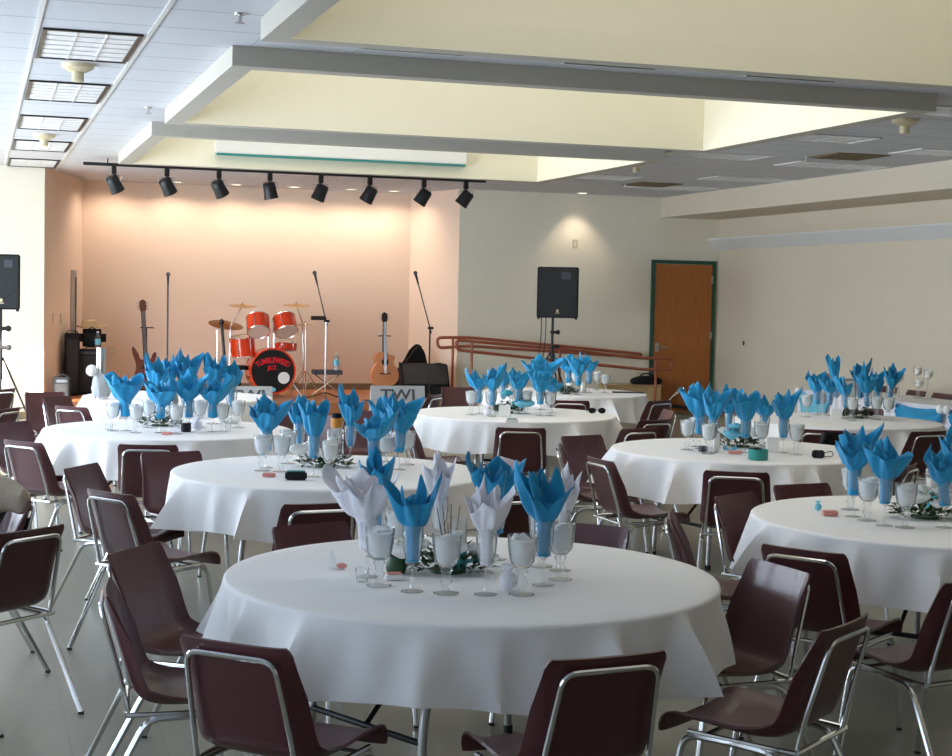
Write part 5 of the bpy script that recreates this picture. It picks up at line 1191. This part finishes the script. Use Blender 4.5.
# white chrome thing on the far left table
p = P(100, 399, TZ); c_ = TC['I']; dd = Vector((p.x-c_.x, p.y-c_.y, 0)); 
if dd.length > .84: dd *= .84/dd.length
t = thing('bottle_with_bow', 'tall silver bottle wrapped with white ribbon on the far left table', 'bottle', (c_.x+dd.x, c_.y+dd.y, TZ+.002)); hh = SD(99, 348, depth(c_+dd)).z-TZ
bm = NB(); lathe(bm, [(0, 0), (.06, 0), (.07, .05), (.065, .16), (.045, .26), (.045, hh), (0, hh)], 20); link('bottle', bm, K['chrome'], t, True)
bm = NB(); lathe(bm, [(.073, .02), (.09, .1), (.075, .18), (.055, .24), (.05, .24), (.072, .1)], 20, wob=lambda a, z: .12*math.sin(7*a+z*20)); link('ribbon_wrap', bm, K['signgrey'], t, True)
bm = NB(); sphere(bm, .055, (-.09, -.05, .27)); link('white_bow', bm, K['paper'], t, True)
# red and white cards on the far table
def aframe(l, r, top, Y, txt, label):
    a, b = SY(l, top, Y), SY(r, top, Y); w = (b.x-a.x)/2; z1 = a.z
    t = thing('tent_sign', label, 'sign', ((a.x+b.x)/2, Y, .002), -TH*.2, 'hand lettered tent signs'); H = z1
    ang = math.atan2(.17, H); Lg = H/math.cos(ang)
    for q in (-1, 1):
        m_ = Matrix.Translation((0, q*.0, H)) @ Matrix.Rotation(q*ang, 4, 'X')
        bm = NB(); box(bm, -w, w, -.006 if q < 0 else .001, -.001 if q < 0 else .006, -Lg, -.0, 0, m_); pn = link('panel', bm, K['signgrey' if q < 0 else 'paper'], t)
        if q < 0:
            bm = NB(); text_bm(bm, txt, .2, m_ @ Matrix.Translation((0, -.008, -.19)) @ Matrix.Rotation(PI/2, 4, 'X'), .0015, xs=1.3); link('lettering', bm, K['ink'], pn)
    return t
t = aframe(371, 424, 386, 20.6, 'TWJ', 'grey tent sign lettered TWJ in front of the acoustic guitar')
aframe(222, 272, 386.5, 20.6, 'TWJ', 'grey tent sign lettered TWJ below the bass drum')
# ------------------------------------------------------------------ light
def area(name, loc, rot, sx, sy, e, col):
    L = bpy.data.lights.new(name, 'AREA'); L.shape = 'RECTANGLE'; L.size = sx; L.size_y = sy; L.energy = e; L.color = col
    o = bpy.data.objects.new(name, L); COL.objects.link(o); o.location = loc; o.rotation_euler = rot; return o
SKY = (.68, .83, 1.0)
for i, (a, b) in enumerate(wins):
    e = (26 if i < 3 else 44) if i < 5 else 135
    area('window_daylight', (XL-.14, (a+b)/2, 1.6), (0, -PI/2, 0), 2.4, b-a, e, SKY if i < 5 else (.74, .86, 1.0))
for i, (y0, y1) in enumerate(WELLS):
    kw = (.25, .8, 1, 1)[i]
    area('well_side_fill', (WX0+.06, (y0+y1)/2, 4.85), (0, math.radians(-78), 0), .9, y1-y0-.3, 33*kw, (.95, .97, 1.0))  # added lamp inside the closed well to brighten its right wall, no window here
    area('skylight_daylight', ((WX0+WX1)/2+.2, (y0+y1)/2, 5.4), (0, 0, 0), 4.2, y1-y0-.5, 44*kw, (1, .98, .94))
sun = bpy.data.lights.new('sun', 'SUN'); sun.energy = 26; sun.angle = math.radians(.6); sun.color = (1, .96, .9)
so = bpy.data.objects.new('sun', sun); COL.objects.link(so)
dv = Vector((1, 1.25, 0)).normalized()*math.cos(math.radians(15.6)); dv.z = -math.sin(math.radians(15.6))
so.rotation_euler = dv.to_track_quat('-Z', 'Y').to_euler()
w_ = bpy.data.worlds.new('world'); S.world = w_; w_.use_nodes = True
bg = w_.node_tree.nodes['Background']; bg.inputs[0].default_value = (.55, .7, 1, 1); bg.inputs[1].default_value = .8
S.view_settings.view_transform = 'Standard'; S.view_settings.look = 'None'; S.view_settings.gamma = 1; S.view_settings.use_curve_mapping = False
S.view_settings.exposure = 0.16
S.cycles.max_bounces = 10; S.cycles.diffuse_bounces = 5; S.cycles.transparent_max_bounces = 24
